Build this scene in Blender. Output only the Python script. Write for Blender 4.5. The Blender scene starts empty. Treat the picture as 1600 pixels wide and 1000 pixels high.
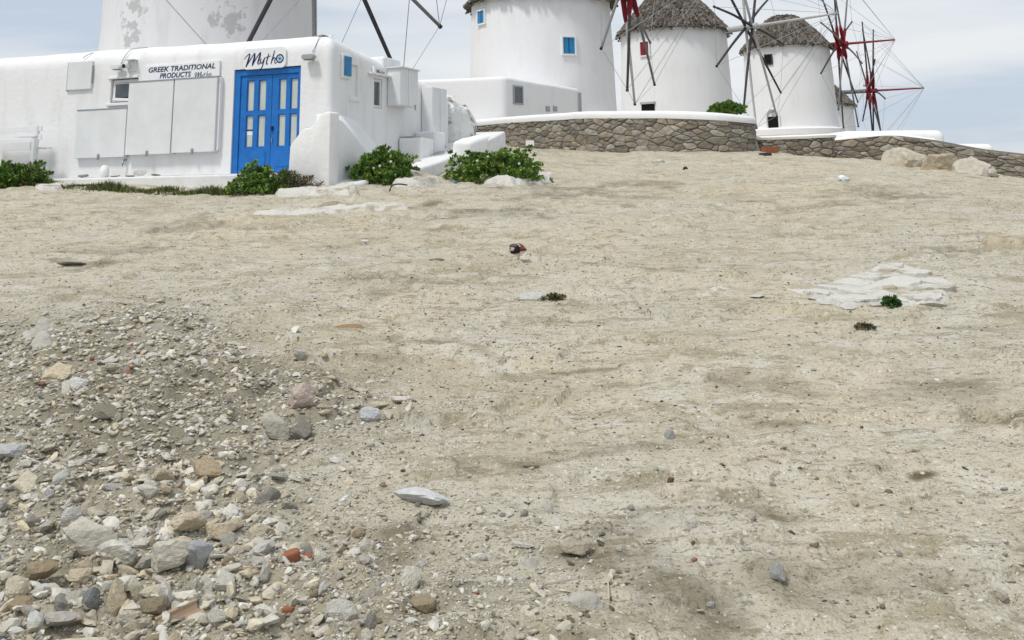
import bpy, bmesh, math, random
import numpy as np
from mathutils import Vector, Matrix, noise as mnoise

random.seed(7); rng = np.random.default_rng(7)
scene = bpy.context.scene
COL = scene.collection
PI = math.pi; R = math.radians

# ------------------------------------------------------------------ camera
FPX = 1550.0; CYP = -66.0; PITCH = math.atan(351/1550); ROLL = -0.02; EYE = 1.55
cd = bpy.data.cameras.new('camera'); cam = bpy.data.objects.new('camera', cd); COL.objects.link(cam)
cd.sensor_width = 36; cd.lens = FPX/1600*36; cd.shift_y = (CYP-500)/1600; cd.clip_start = 0.05; cd.clip_end = 60000
CR = (Matrix.Rotation(PI/2+PITCH, 3, 'X') @ Matrix.Rotation(ROLL, 3, 'Z'))
cam.matrix_world = Matrix.Translation((0, 0, EYE)) @ CR.to_4x4()
scene.camera = cam

# ------------------------------------------------------------------ world, sun, exposure
SUN_EL, SUN_AZ = 60, 228         # azimuth clockwise from +Y: behind the camera, to the left
w = bpy.data.worlds.new('World'); scene.world = w; w.use_nodes = True
nt = w.node_tree; nt.nodes.clear()
def wn(t, **k):
    n = nt.nodes.new(t)
    for a, b in k.items(): setattr(n, a, b)
    return n
out = wn('ShaderNodeOutputWorld'); bg = wn('ShaderNodeBackground'); bg.inputs[1].default_value = 0.085
sky = wn('ShaderNodeTexSky', sky_type='NISHITA', sun_disc=False)
sky.sun_elevation = R(SUN_EL); sky.sun_rotation = R(SUN_AZ); sky.air_density = 1.0; sky.dust_density = 1.5
tc = wn('ShaderNodeTexCoord'); mp = wn('ShaderNodeMapping'); mp.inputs['Scale'].default_value = (1.0, 1.0, 6.5)
mp.inputs['Location'].default_value = (0.35, 0.1, 0.62)
nz = wn('ShaderNodeTexNoise'); nz.inputs['Scale'].default_value = 2.1; nz.inputs['Detail'].default_value = 5; nz.inputs['Roughness'].default_value = 0.5
cr = wn('ShaderNodeValToRGB'); cr.color_ramp.elements[0].position = 0.40; cr.color_ramp.elements[1].position = 0.62
cr.color_ramp.elements[0].color = (4.4, 5.05, 5.95, 1); cr.color_ramp.elements[1].color = (6.7, 6.85, 7.0, 1)
e = cr.color_ramp.elements.new(0.5); e.color = (5.7, 6.05, 6.45, 1)
mx = wn('ShaderNodeMixRGB'); mx.inputs[0].default_value = 0.9
nt.links.new(tc.outputs['Generated'], mp.inputs[0]); nt.links.new(mp.outputs[0], nz.inputs[0])
nt.links.new(nz.outputs[0], cr.inputs[0]); nt.links.new(sky.outputs[0], mx.inputs[1]); nt.links.new(cr.outputs[0], mx.inputs[2])
nt.links.new(mx.outputs[0], bg.inputs[0]); nt.links.new(bg.outputs[0], out.inputs[0])
sd = bpy.data.lights.new('sun', 'SUN'); sd.energy = 1.5; sd.angle = R(10); sd.color = (1.0, 0.965, 0.9)
so = bpy.data.objects.new('sun', sd); COL.objects.link(so)
az = R(SUN_AZ); el = R(SUN_EL)
sdir = Vector((math.sin(az)*math.cos(el), math.cos(az)*math.cos(el), math.sin(el)))
so.rotation_euler = sdir.to_track_quat('Z', 'Y').to_euler(); so.location = (0, -5, 30)
vs = scene.view_settings; vs.view_transform = 'Standard'; vs.look = 'None'; vs.gamma = 1; vs.exposure = 0.6; vs.use_curve_mapping = False

# ------------------------------------------------------------------ measuring helpers
def ray(u, v): return CR @ Vector(((u-800)/FPX, -(v-CYP)/FPX, -1))
def at(u, v, d):
    r = ray(u, v); return Vector((0, 0, EYE)) + r*(d/r.y)
def on_plane(u, v, p0, n):
    r = ray(u, v); O = Vector((0, 0, EYE)); return O + r*((Vector(p0)-O).dot(n)/r.dot(n))

# numpy value noise
_T = rng.random((8, 256, 256))
def vn(x, y, k=0):
    t = _T[k % 8]; xi = np.floor(x).astype(int); yi = np.floor(y).astype(int)
    fx = x-xi; fy = y-yi; fx = fx*fx*fx*(fx*(fx*6-15)+10); fy = fy*fy*fy*(fy*(fy*6-15)+10)
    a = t[xi % 256, yi % 256]; b = t[(xi+1) % 256, yi % 256]; c = t[xi % 256, (yi+1) % 256]; d = t[(xi+1) % 256, (yi+1) % 256]
    return (a*(1-fx)+b*fx)*(1-fy)+(c*(1-fx)+d*fx)*fy*1.0-0.5
def sstep(a, b, x):
    t = np.clip((np.asarray(x)-a)/(b-a), 0, 1); return t*t*(3-2*t)

# ------------------------------------------------------------------ terrain
def slope(x, y):
    z = 0.077*np.asarray(y, float)
    x = np.asarray(x, float)
    z = z-0.1*np.log1p(np.exp((x-7)*2))/2
    z = z+0.13*sstep(15.5, 19, np.asarray(y, float))*sstep(1.5, -2.5, x)
    z = z+0.42*np.exp(-((x+1.2)**2/(2*1.8**2)+(np.asarray(y)-25.5)**2/(2*2.6**2)))
    return z
def gpix(u, v, f=slope):
    r = ray(u, v); lo, hi = 1.0, 60.0; O = Vector((0, 0, EYE))
    g = lambda t: (O+r*(t/r.y)).z-float(f((r*(t/r.y)).x, t))
    t = lo
    while t < hi and g(t) > 0: t += 0.1
    a, b = t-0.1, t
    for _ in range(30):
        m = (a+b)/2
        if g(m) > 0: a = m
        else: b = m
    return O+r*(b/r.y)
W1 = [Vector((-3.2, 33.9, 0)), Vector((-2.6, 33.75, 0))]+[gpix(*p, f=lambda x, y: .077*y) for p in ((742, 230), (850, 234), (950, 237.5), (1050, 239.5), (1120, 239.5), (1160, 238))]
_e = W1[-1]; W1 += [Vector((_e.x+0.42, _e.y+0.35, 0)), Vector((_e.x+0.62, _e.y+1.0, 0)), Vector((_e.x+0.6, _e.y+2.6, 0))]
W2 = [Vector((_e.x+0.35, 31.3, 0)), Vector((8.2, 31.0, 0)), Vector((9.5, 30.5, 0)), Vector((9.72, 30.9, 0))]
W3 = [Vector((9.6, 30.6, 0)), Vector((10.9, 29.6, 0)), Vector((12.4, 27.6, 0)), Vector((13.8, 25.6, 0)), Vector((15.6, 23.0, 0)), Vector((18.5, 20.0, 0))]
_wx = [-60, -6, -3, W1[2].x, W1[3].x, W1[4].x, W1[5].x, W1[6].x, W1[7].x, W1[8].x+0.15, W2[1].x-0.6, 9.5, 10.9, 12.4, 13.8, 15.6, 18.5, 30, 60]
_wy = [34.5, 34.2, 33.8, W1[2].y, W1[3].y, W1[4].y, W1[5].y, W1[6].y, W1[7].y, W1[8].y+0.2, 31.1, 30.5, 29.6, 27.6, 25.6, 23, 20, 12, 10]
_cp = np.array([(-9, 29, 2.4), (-15, 35, 2.6), (-4, 34.8, 3.4), (1, 33.5, 3.45), (4, 33, 3.45), (6, 31.5, 3.45), (-1, 38, 3.6), (1.3, 45, 4.0), (9.5, 58, 4.3), (8.2, 32.0, 2.62), (9.3, 31.4, 2.62), (8.6, 36, 2.7), (12, 45, 2.8), (15, 58, 3.6), (11, 31, 2.35),
    (12.6, 28.8, 1.9), (14, 26.6, 1.5), (16, 24, .9), (19, 21, .3), (19.4, 70, 4.45), (25.4, 83, 1.8), (15, 40, 2.1), (22, 48, 1.5), (40, 60, -4), (60, 90, -12), (30, 30, -3), (-30, 60, 2), (-40, 100, -5), (0, 120, 0), (40, 120, -10), (-60, 40, 1), (80, 30, -14), (50, 12, -6), (100, 140, -18), (-80, 140, -12)])
def terrace(x, y):
    x = np.asarray(x, float); y = np.asarray(y, float); n = np.zeros_like(x+y); d = np.zeros_like(x+y)
    for a, b, c in _cp:
        wgt = 1/(((x-a)**2+(y-b)**2)+0.3)**1.6; n = n+wgt*c; d = d+wgt
    return n/d
def ground_h(x, y):
    x = np.asarray(x, float); y = np.asarray(y, float)
    t = sstep(0.25, 0.5, y-np.interp(x, _wx, _wy))
    return slope(x, y)*(1-t)+terrace(x, y)*t
# rubble field and bare patches, given as ground polygons / ellipses (u,v are read off once, used as ground x,y)
RUB = np.array([tuple(gpix(*p))[:2] for p in ((-260, 500), (0, 498), (200, 500), (330, 520), (470, 580), (560, 640), (490, 720), (520, 800), (600, 880), (700, 1000))]+[(-0.35, 2.0), (-4, 2.0)])
def in_poly_soft(x, y, P, soft):
    inside = np.zeros(x.shape, bool); dist = np.full(x.shape, 1e9)
    n = len(P)
    for i in range(n):
        x0, y0 = P[i]; x1, y1 = P[(i+1) % n]
        c = ((y0 > y) != (y1 > y)) & (x < (x1-x0)*(y-y0)/((y1-y0) if y1 != y0 else 1e-9)+x0); inside ^= c
        L2 = (x1-x0)**2+(y1-y0)**2; t = np.clip(((x-x0)*(x1-x0)+(y-y0)*(y1-y0))/L2, 0, 1)
        dist = np.minimum(dist, np.hypot(x-x0-t*(x1-x0), y-y0-t*(y1-y0)))
    sd_ = np.where(inside, dist, -dist); return sstep(-soft, soft, sd_)
def rubble(x, y): return in_poly_soft(x+0.5*vn(x*1.3, y*1.3, 3), y+0.8*vn(x*1.1+9, y*1.1, 4), RUB, 0.75)
# damp / dark soil patches; the first three paint shade into the pits: (u, v, half-width px, half-height px, strength)
DAMP_SHADE = [(1540, 645, 46, 11, 1.0), (1568, 941, 28, 9, .9), (1465, 768, 24, 8, .8), (560, 330, 120, 7, .5), (900, 300, 180, 8, .4), (1350, 300, 120, 6, .4), (150, 400, 120, 8, .4), (600, 450, 140, 10, .4), (1050, 440, 90, 8, .3), (930, 575, 70, 9, .5), (1250, 690, 110, 14, .45), (900, 690, 90, 12, .4), (1500, 520, 90, 8, .35), (1400, 880, 120, 25, .4), (980, 820, 110, 22, .45), (1540, 400, 60, 6, .4), (330, 700, 90, 24, .7), (160, 600, 120, 30, .9), (700, 700, 60, 14, .35), (230, 640, 190, 75, 1.0), (90, 560, 110, 28, .8), (420, 610, 160, 40, .6), (640, 830, 90, 45, .6), (930, 880, 150, 50, .5), (1080, 930, 110, 60, .5), (1130, 795, 70, 14, .4), (1280, 880, 150, 45, .35),
        (560, 640, 90, 22, .35), (730, 540, 60, 10, .35), (1180, 590, 110, 22, .35), (1430, 600, 130, 26, .3), (250, 950, 120, 22, .6), (760, 985, 120, 30, .35), (1250, 320, 160, 8, .35), (760, 345, 120, 10, .4), (300, 350, 160, 8, .3), (1060, 980, 60, 40, .4), (120, 850, 90, 40, .5)]
DMP_SHADE = []
for u, v, a, b, s in DAMP_SHADE:
    c = gpix(u, v); l = gpix(u+a, v); t_ = gpix(u, max(v-b, 240)); DMP_SHADE.append((c.x, c.y, abs(l.x-c.x), abs(t_.y-c.y), s))
def damp_shade(x, y):
    d = np.zeros_like(x)
    xx = x+0.10*y*vn(x*2.2, y*1.4, 5)+0.04*y*vn(x*7, y*4, 6); yy = y+0.16*y*vn(x*1.7+3, y*1.2, 6)
    for cx, cy, rx, ry, s in DMP_SHADE:
        q = np.sqrt(((xx-cx)/rx)**2+((yy-cy)/ry)**2); d = np.maximum(d, s*(1-sstep(0.35, 1.25, q)))
    return np.clip(d*1.5, 0, 1)
HOLES = [(1540, 645, 42, 10, .16), (1568, 941, 24, 8, .05), (1465, 766, 24, 8, .05), (120, 880, 45, 14, .05), (205, 870, 40, 12, .04), (100, 965, 40, 12, .05), (275, 872, 30, 12, .03)]
HOL = []
for u, v, a, b, s in HOLES:
    c = gpix(u, v); l = gpix(u+a, v); t_ = gpix(u, v-b); HOL.append((c.x, c.y, abs(l.x-c.x), abs(t_.y-c.y), s))
def surf(x, y):
    """ground height with its relief"""
    x = np.asarray(x, float); y = np.asarray(y, float)
    z = ground_h(x, y); rb = rubble(x, y)
    near = 1-sstep(28, 40, y)
    rough = 0.55+1.0*rb+0.5*np.clip(vn(x*.5+7, y*.5, 1)*2, 0, 1)
    n = 0.09*vn(x*.45, y*.5, 0)+0.055*vn(x*1.1, y*1.3, 1)*rough+0.030*vn(x*3.1, y*3.3, 2)*rough
    r1 = vn(x*7.3, y*7.0, 3); r2 = vn(x*17, y*16, 4); r3 = vn(x*39, y*37, 5)
    n = n+rough*(0.024*r1+0.014*r2+0.004*r3)
    # small broken ledges: sharp steps where a noise crosses a level
    st = vn(x*1.6+11, y*2.4, 6)+0.35*vn(x*6, y*7, 7)
    n = n+0.034*sstep(.10, .13, st)*(0.4+vn(x*.7, y*.7, 2)+.5)
    st2 = vn(x*4.3+5, y*6.1, 3)+0.4*vn(x*13, y*15, 1); n = n+0.013*sstep(.12, .17, st2)*(.4+rb)+0.010*sstep(.22, .27, vn(x*9+2, y*12, 0))*np.clip(vn(x*.9, y*.9, 4)*2+.6, 0, 1)
    for cx, cy, rx, ry, s in HOL: n = n-s*(1-sstep(.3, 1.1, np.sqrt(((x-cx)/rx)**2+((y-cy)/ry)**2)))
    return z+n*near
def gsurf(x, y): return float(surf(np.array([x]), np.array([y]))[0])
def gp(u, v):
    p = gpix(u, v); return Vector((p.x, p.y, gsurf(p.x, p.y)))

# ------------------------------------------------------------------ materials
MATS = {}
def mat(name, col=(.8, .8, .8), rough=.7, spec=.3, var=0.0, vscale=6.0, bump=0.0, bscale=40.0, col2=None, metallic=0, objcol=False, vcol=None, rnd=0.0, detail=5, stretch=None):
    if name in MATS: return MATS[name]
    m = bpy.data.materials.new(name); m.use_nodes = True; t = m.node_tree; b = t.nodes['Principled BSDF']
    b.inputs['Roughness'].default_value = rough; b.inputs['Specular IOR Level'].default_value = spec; b.inputs['Metallic'].default_value = metallic
    N = t.nodes.new; L = t.links.new
    tc = N('ShaderNodeTexCoord'); src = tc.outputs['Object']
    if stretch:
        mp_ = N('ShaderNodeMapping'); mp_.inputs['Scale'].default_value = stretch; L(src, mp_.inputs[0]); src = mp_.outputs[0]
    if vcol: a = N('ShaderNodeAttribute'); a.attribute_name = vcol; base = a.outputs['Color']
    elif objcol: a = N('ShaderNodeObjectInfo'); base = a.outputs['Color']
    else: a = N('ShaderNodeRGB'); a.outputs[0].default_value = (*col, 1); base = a.outputs[0]
    if var or col2:
        n = N('ShaderNodeTexNoise'); n.inputs['Scale'].default_value = vscale; n.inputs['Detail'].default_value = detail; n.inputs['Roughness'].default_value = .62; L(src, n.inputs['Vector'])
        mr = N('ShaderNodeMapRange'); mr.inputs[1].default_value = .32; mr.inputs[2].default_value = .68; L(n.outputs[0], mr.inputs[0])
        x = N('ShaderNodeMixRGB'); L(mr.outputs[0], x.inputs[0]); L(base, x.inputs[1])
        if col2: x.inputs[2].default_value = (*col2, 1)
        else:
            h = N('ShaderNodeMixRGB'); h.blend_type = 'MULTIPLY'; h.inputs[0].default_value = 1; L(base, h.inputs[1]); h.inputs[2].default_value = (1-var,)*3+(1,); L(h.outputs[0], x.inputs[2])
        base = x.outputs[0]
    if rnd:
        oi = N('ShaderNodeObjectInfo'); mr2 = N('ShaderNodeMapRange'); mr2.inputs[3].default_value = 1-rnd; mr2.inputs[4].default_value = 1+rnd; L(oi.outputs['Random'], mr2.inputs[0])
        h = N('ShaderNodeMixRGB'); h.blend_type = 'MULTIPLY'; h.inputs[0].default_value = 1; L(base, h.inputs[1]); L(mr2.outputs[0], h.inputs[2]); base = h.outputs[0]
    L(base, b.inputs['Base Color'])
    if bump:
        n = N('ShaderNodeTexNoise'); n.inputs['Scale'].default_value = bscale; n.inputs['Detail'].default_value = 6; n.inputs['Roughness'].default_value = .6; L(src, n.inputs['Vector'])
        bp = N('ShaderNodeBump'); bp.inputs['Strength'].default_value = 1; bp.inputs['Distance'].default_value = bump; L(n.outputs[0], bp.inputs['Height']); L(bp.outputs[0], b.inputs['Normal'])
    MATS[name] = m; return m
def plaster(name, col, stain, amount, peel=None, bump=.006, bscale=9, spots=()):
    """lime plaster: faint streaked stains, soft trowel relief, optional peeling patches"""
    m = mat(name, col, .85, .2, bump=bump, bscale=bscale); t = m.node_tree; N = t.nodes.new; L = t.links.new
    b = t.nodes['Principled BSDF']; src = b.inputs['Base Color'].links[0].from_socket; tc = N('ShaderNodeTexCoord')
    mp_ = N('ShaderNodeMapping'); mp_.inputs['Scale'].default_value = (2.2, 2.2, .55); L(tc.outputs['Object'], mp_.inputs[0])
    n = N('ShaderNodeTexNoise'); n.inputs['Scale'].default_value = 1.3; n.inputs['Detail'].default_value = 7; n.inputs['Roughness'].default_value = .6; L(mp_.outputs[0], n.inputs[0])
    mr = N('ShaderNodeMapRange'); mr.inputs[1].default_value = .5; mr.inputs[2].default_value = .75; mr.inputs[4].default_value = amount; L(n.outputs[0], mr.inputs[0])
    x = N('ShaderNodeMixRGB'); L(mr.outputs[0], x.inputs[0]); L(src, x.inputs[1]); x.inputs[2].default_value = (*stain, 1); o = x.outputs[0]
    if peel:
        pc, lo, hi, sc = peel
        n2 = N('ShaderNodeTexNoise'); n2.inputs['Scale'].default_value = sc; n2.inputs['Detail'].default_value = 9; n2.inputs['Roughness'].default_value = .68; L(tc.outputs['Object'], n2.inputs[0])
        n3 = N('ShaderNodeTexNoise'); n3.inputs['Scale'].default_value = sc*.35; n3.inputs['Detail'].default_value = 2; L(tc.outputs['Object'], n3.inputs[0])
        ad = N('ShaderNodeMath'); ad.operation = 'MULTIPLY'; L(n2.outputs[0], ad.inputs[0]); L(n3.outputs[0], ad.inputs[1])
        r_ = N('ShaderNodeMapRange'); r_.inputs[1].default_value = lo; r_.inputs[2].default_value = hi; L(ad.outputs[0], r_.inputs[0])
        fac_ = r_.outputs[0]
        if spots:
            tot = None
            for (px_, py_, pz_, rad) in spots:
                vd = N('ShaderNodeVectorMath'); vd.operation = 'DISTANCE'; L(tc.outputs['Object'], vd.inputs[0]); vd.inputs[1].default_value = (px_, py_, pz_)
                q_ = N('ShaderNodeMapRange'); q_.inputs[1].default_value = 0; q_.inputs[2].default_value = rad; q_.inputs[3].default_value = .36; q_.inputs[4].default_value = 0; L(vd.outputs['Value'], q_.inputs[0])
                if tot is None: tot = q_.outputs[0]
                else:
                    mxm = N('ShaderNodeMath'); mxm.operation = 'MAXIMUM'; L(tot, mxm.inputs[0]); L(q_.outputs[0], mxm.inputs[1]); tot = mxm.outputs[0]
            ad2 = N('ShaderNodeMath'); ad2.operation = 'ADD'; L(tot, ad2.inputs[0]); L(n2.outputs[0], ad2.inputs[1])
            r2 = N('ShaderNodeMapRange'); r2.inputs[1].default_value = .70; r2.inputs[2].default_value = .74; r2.inputs[4].default_value = .8; L(ad2.outputs[0], r2.inputs[0]); fac_ = r2.outputs[0]
        x2 = N('ShaderNodeMixRGB'); L(fac_, x2.inputs[0]); L(o, x2.inputs[1]); x2.inputs[2].default_value = (*pc, 1); o = x2.outputs[0]
    L(o, b.inputs['Base Color']); return m
M_WHITE = plaster('white_plaster', (.82, .82, .82), (.66, .65, .62), .6, bump=.010)
M_WHITE2 = plaster('bright_whitewash', (.84, .84, .83), (.70, .69, .66), .5, bump=.012, bscale=7)
M_MILL = plaster('mill_plaster', (.80, .80, .81), (.66, .66, .66), .4, bump=.008, bscale=5)
_mc = at(326, 150, 29); _sp = []
for _u, _v, _rd in ((215, 15, .62), (212, 48, .62), (338, 30, .6), (362, 36, .55), (258, 66, .4), (322, 42, .4), (440, 60, .3), (205, 64, .4)):
    _p = at(_u, _v, 26.4); _sp.append((_p.x-_mc.x, _p.y-29, _p.z-2.2, _rd*1.3))
M_OLD = plaster('weathered_plaster', (.72, .71, .71), (.60, .59, .575), .7, peel=((.44, .43, .425), .335, .36, 3.2), spots=_sp)
M_ROUGH = plaster('rough_whitewash', (.78, .78, .76), (.5, .48, .45), .6, peel=((.35, .33, .30), .33, .36, 4.0), bump=.06, bscale=9)
M_WASHROCK = plaster('whitewashed_rock', (.62, .60, .55), (.46, .43, .355), .95, peel=((.42, .38, .29), .285, .335, 5.0), bump=.03, bscale=22)
M_CAP = plaster('wall_cap_whitewash', (.80, .80, .80), (.68, .67, .64), .4, bump=.01, bscale=6)
M_BLUE = mat('blue_paint', (.012, .17, .56), .45, .4, var=.22, vscale=7, bump=.002, bscale=30)
M_SKYB = mat('light_blue_paint', (.03, .24, .52), .5, .3, var=.25, vscale=9)
M_NAVY = mat('navy_lettering', (.012, .014, .10), .5, .3)
M_DKLET = mat('dark_blue_lettering', (.03, .035, .10), .5, .3)
M_EYEB = mat('eye_light_blue', (.18, .48, .72), .4, .4)
M_BOARD = mat('white_board_paint', (.78, .79, .80), .5, .35, var=.10, vscale=2.5, bump=.001, bscale=12)
M_SIGN = mat('sign_white', (.84, .85, .86), .35, .4)
M_GREYEDGE = mat('grey_edge', (.35, .36, .38), .6, .3)
M_CURT = mat('curtain_behind_glass', (.62, .66, .60), .15, .5, var=.25, vscale=5, stretch=(9, 1, .6))
M_GLASS = mat('dark_glass', (.09, .11, .13), .08, .6, var=.3, vscale=3)
M_DARK = mat('dark_void', (.012, .012, .012), .9, .1)
M_BLACK = mat('black_plastic', (.015, .015, .017), .35, .4)
M_METAL = mat('grey_metal', (.35, .35, .36), .45, .4, metallic=.6)
M_WOODG = mat('grey_weathered_wood', (.24, .235, .235), .8, .2, var=.4, vscale=12, stretch=(1, 1, 6))
M_WOODL = mat('pale_weathered_wood', (.52, .52, .52), .8, .2, var=.3, vscale=12)
M_WOODD = mat('dark_wood', (.065, .060, .066), .8, .2, var=.4, vscale=9)
M_RED = mat('dark_red_sailcloth', (.20, .012, .022), .75, .2, var=.4, vscale=14, bump=.01, bscale=30)
M_REDP = mat('red_paint', (.25, .02, .03), .6, .3, var=.3, vscale=8)
M_WIRE = mat('wire_rope', (.33, .34, .36), .7, .2)
M_THATCH = mat('grey_thatch', (.21, .19, .175), .95, .1, var=.55, vscale=7, vcol='col')
M_ROCK = mat('loose_rock', objcol=True, rough=.92, spec=.15, var=.28, vscale=3.5, bump=.010, bscale=6, detail=8)
M_GRAV = mat('gravel', rough=.92, spec=.15, var=.3, vscale=60, bump=.003, bscale=140, vcol='col')
M_WSTONE = mat('wall_stone', objcol=True, rough=.92, spec=.15, var=.42, vscale=5, bump=.02, bscale=16)
M_MORTAR = mat('wall_core', (.20, .18, .145), .95, .1, var=.5, vscale=9, bump=.03, bscale=18)
M_FLAG = mat('paving_stone', (.50, .50, .50), .8, .25, var=.25, vscale=5, bump=.004, bscale=20, rnd=.15)
M_PATH = mat('white_joint_paint', (.80, .80, .79), .85, .2, var=.12, vscale=5, bump=.006, bscale=12)
M_LEAF = mat('glossy_leaf', rough=.5, spec=.35, vcol='col', var=.25, vscale=9)
M_TWIG = mat('dry_twig', (.16, .13, .10), .9, .1, var=.4, vscale=20)
M_FLOWER = mat('white_flower', (.80, .74, .78), .6, .2)
M_TERRA = mat('terracotta', (.34, .13, .075), .85, .2, var=.35, vscale=14, bump=.004, bscale=40)
M_TILE = mat('pale_clay_tile', (.46, .33, .23), .85, .2, var=.3, vscale=9, bump=.003, bscale=40)
M_BIRD = mat('plumage', vcol='col', rough=.85, spec=.15, var=.2, vscale=60)
M_ORANGE = mat('orange_leg', (.45, .16, .05), .6, .3)
M_GRASS = mat('grass_blade', vcol='col', rough=.7, spec=.2)
M_PLASTIC = mat('crumpled_plastic', (.74, .77, .80), .3, .5, var=.1, vscale=20)
def soil():
    m = bpy.data.materials.new('dry_soil'); m.use_nodes = True; t = m.node_tree; b = t.nodes['Principled BSDF']; N = t.nodes.new; L = t.links.new
    b.inputs['Roughness'].default_value = .95; b.inputs['Specular IOR Level'].default_value = .12
    tc = N('ShaderNodeTexCoord'); P_ = tc.outputs['Object']
    def no(sc, det=6, ro=.6, st=None):
        s = P_
        if st: q = N('ShaderNodeMapping'); q.inputs['Scale'].default_value = st; L(P_, q.inputs[0]); s = q.outputs[0]
        n = N('ShaderNodeTexNoise'); n.inputs['Scale'].default_value = sc; n.inputs['Detail'].default_value = det; n.inputs['Roughness'].default_value = ro; L(s, n.inputs[0]); return n.outputs[0]
    def rmp(s, a, b_, lo=0., hi=1.):
        r = N('ShaderNodeMapRange'); r.inputs[1].default_value = a; r.inputs[2].default_value = b_; r.inputs[3].default_value = lo; r.inputs[4].default_value = hi; L(s, r.inputs[0]); return r.outputs[0]
    def mixc(f, a, c2, mode='MIX'):
        x = N('ShaderNodeMixRGB'); x.blend_type = mode
        if isinstance(f, float): x.inputs[0].default_value = f
        else: L(f, x.inputs[0])
        if isinstance(a, tuple): x.inputs[1].default_value = (*a, 1)
        else: L(a, x.inputs[1])
        if isinstance(c2, tuple): x.inputs[2].default_value = (*c2, 1)
        else: L(c2, x.inputs[2])
        return x.outputs[0]
    def mul(a, c2):
        x = N('ShaderNodeMath'); x.operation = 'MULTIPLY'; L(a, x.inputs[0])
        if isinstance(c2, float): x.inputs[1].default_value = c2
        else: L(c2, x.inputs[1])
        return x.outputs[0]
    def vor(sc, jit=1.0):
        v_ = N('ShaderNodeTexVoronoi'); v_.inputs['Scale'].default_value = sc; L(P_, v_.inputs['Vector']); return v_
    c = mixc(rmp(no(.35, 3), .40, .60), (.605, .535, .40), (.575, .535, .445))
    c = mixc(rmp(no(.8, 7, .7, (1, 1.3, 1)), .48, .60, 0, .75), c, (.46, .41, .295))
    c = mixc(rmp(no(3.1, 7, .72), .52, .62, 0, .8), c, (.655, .625, .54))
    c = mixc(rmp(no(1.9, 9, .76, (.8, 2.0, 1)), .525, .60, 0, .8), c, (.31, .27, .175))
    c = mixc(rmp(no(7, 8, .76, (.7, 1.6, 1)), .555, .62, 0, .85), c, (.24, .205, .135))
    c = mixc(rmp(no(22, 6, .74, (.8, 1.4, 1)), .555, .615, 0, .85), c, (.225, .19, .125))
    c = mixc(rmp(no(120, 3, .6), .35, .65, 0, .4), c, (.36, .32, .245))
    for sc, pr_, colr in ((34, .16, (.68, .655, .59)), (47, .16, (.235, .205, .15)), (90, .18, (.70, .675, .61)), (75, .22, (.25, .22, .165))):
        v_ = vor(sc); sep = N('ShaderNodeSeparateColor'); L(v_.outputs['Color'], sep.inputs[0]); c = mixc(mul(rmp(v_.outputs['Distance'], .22, .34, 1, 0), rmp(sep.outputs[0], pr_, pr_+.03, .8, 0)), c, colr)
    at_ = N('ShaderNodeAttribute'); at_.attribute_name = 'damp_shade'
    c = mixc(mul(at_.outputs['Fac'], rmp(no(5, 6, .72), .30, .56)), c, (.14, .115, .068))
    a2 = N('ShaderNodeAttribute'); a2.attribute_name = 'rubble'
    c = mixc(mul(a2.outputs['Fac'], rmp(no(3, 5, .7), .3, .6, .35, .85)), c, (.275, .25, .19))
    L(c, b.inputs['Base Color'])
    v = N('ShaderNodeTexVoronoi'); v.inputs['Scale'].default_value = 42; L(P_, v.inputs['Vector'])
    ad = N('ShaderNodeMath'); ad.operation = 'MULTIPLY_ADD'; L(rmp(v.outputs['Distance'], .1, .5, 1, 0), ad.inputs[0]); ad.inputs[1].default_value = .35; L(no(48, 4, .72), ad.inputs[2])
    bp = N('ShaderNodeBump'); bp.inputs['Strength'].default_value = 1; bp.inputs['Distance'].default_value = .014; L(ad.outputs[0], bp.inputs['Height']); L(bp.outputs[0], b.inputs['Normal'])
    return m
M_SOIL = soil()
M_STRAW = mat('straw', (.52, .45, .31), .8, .2)

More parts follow.
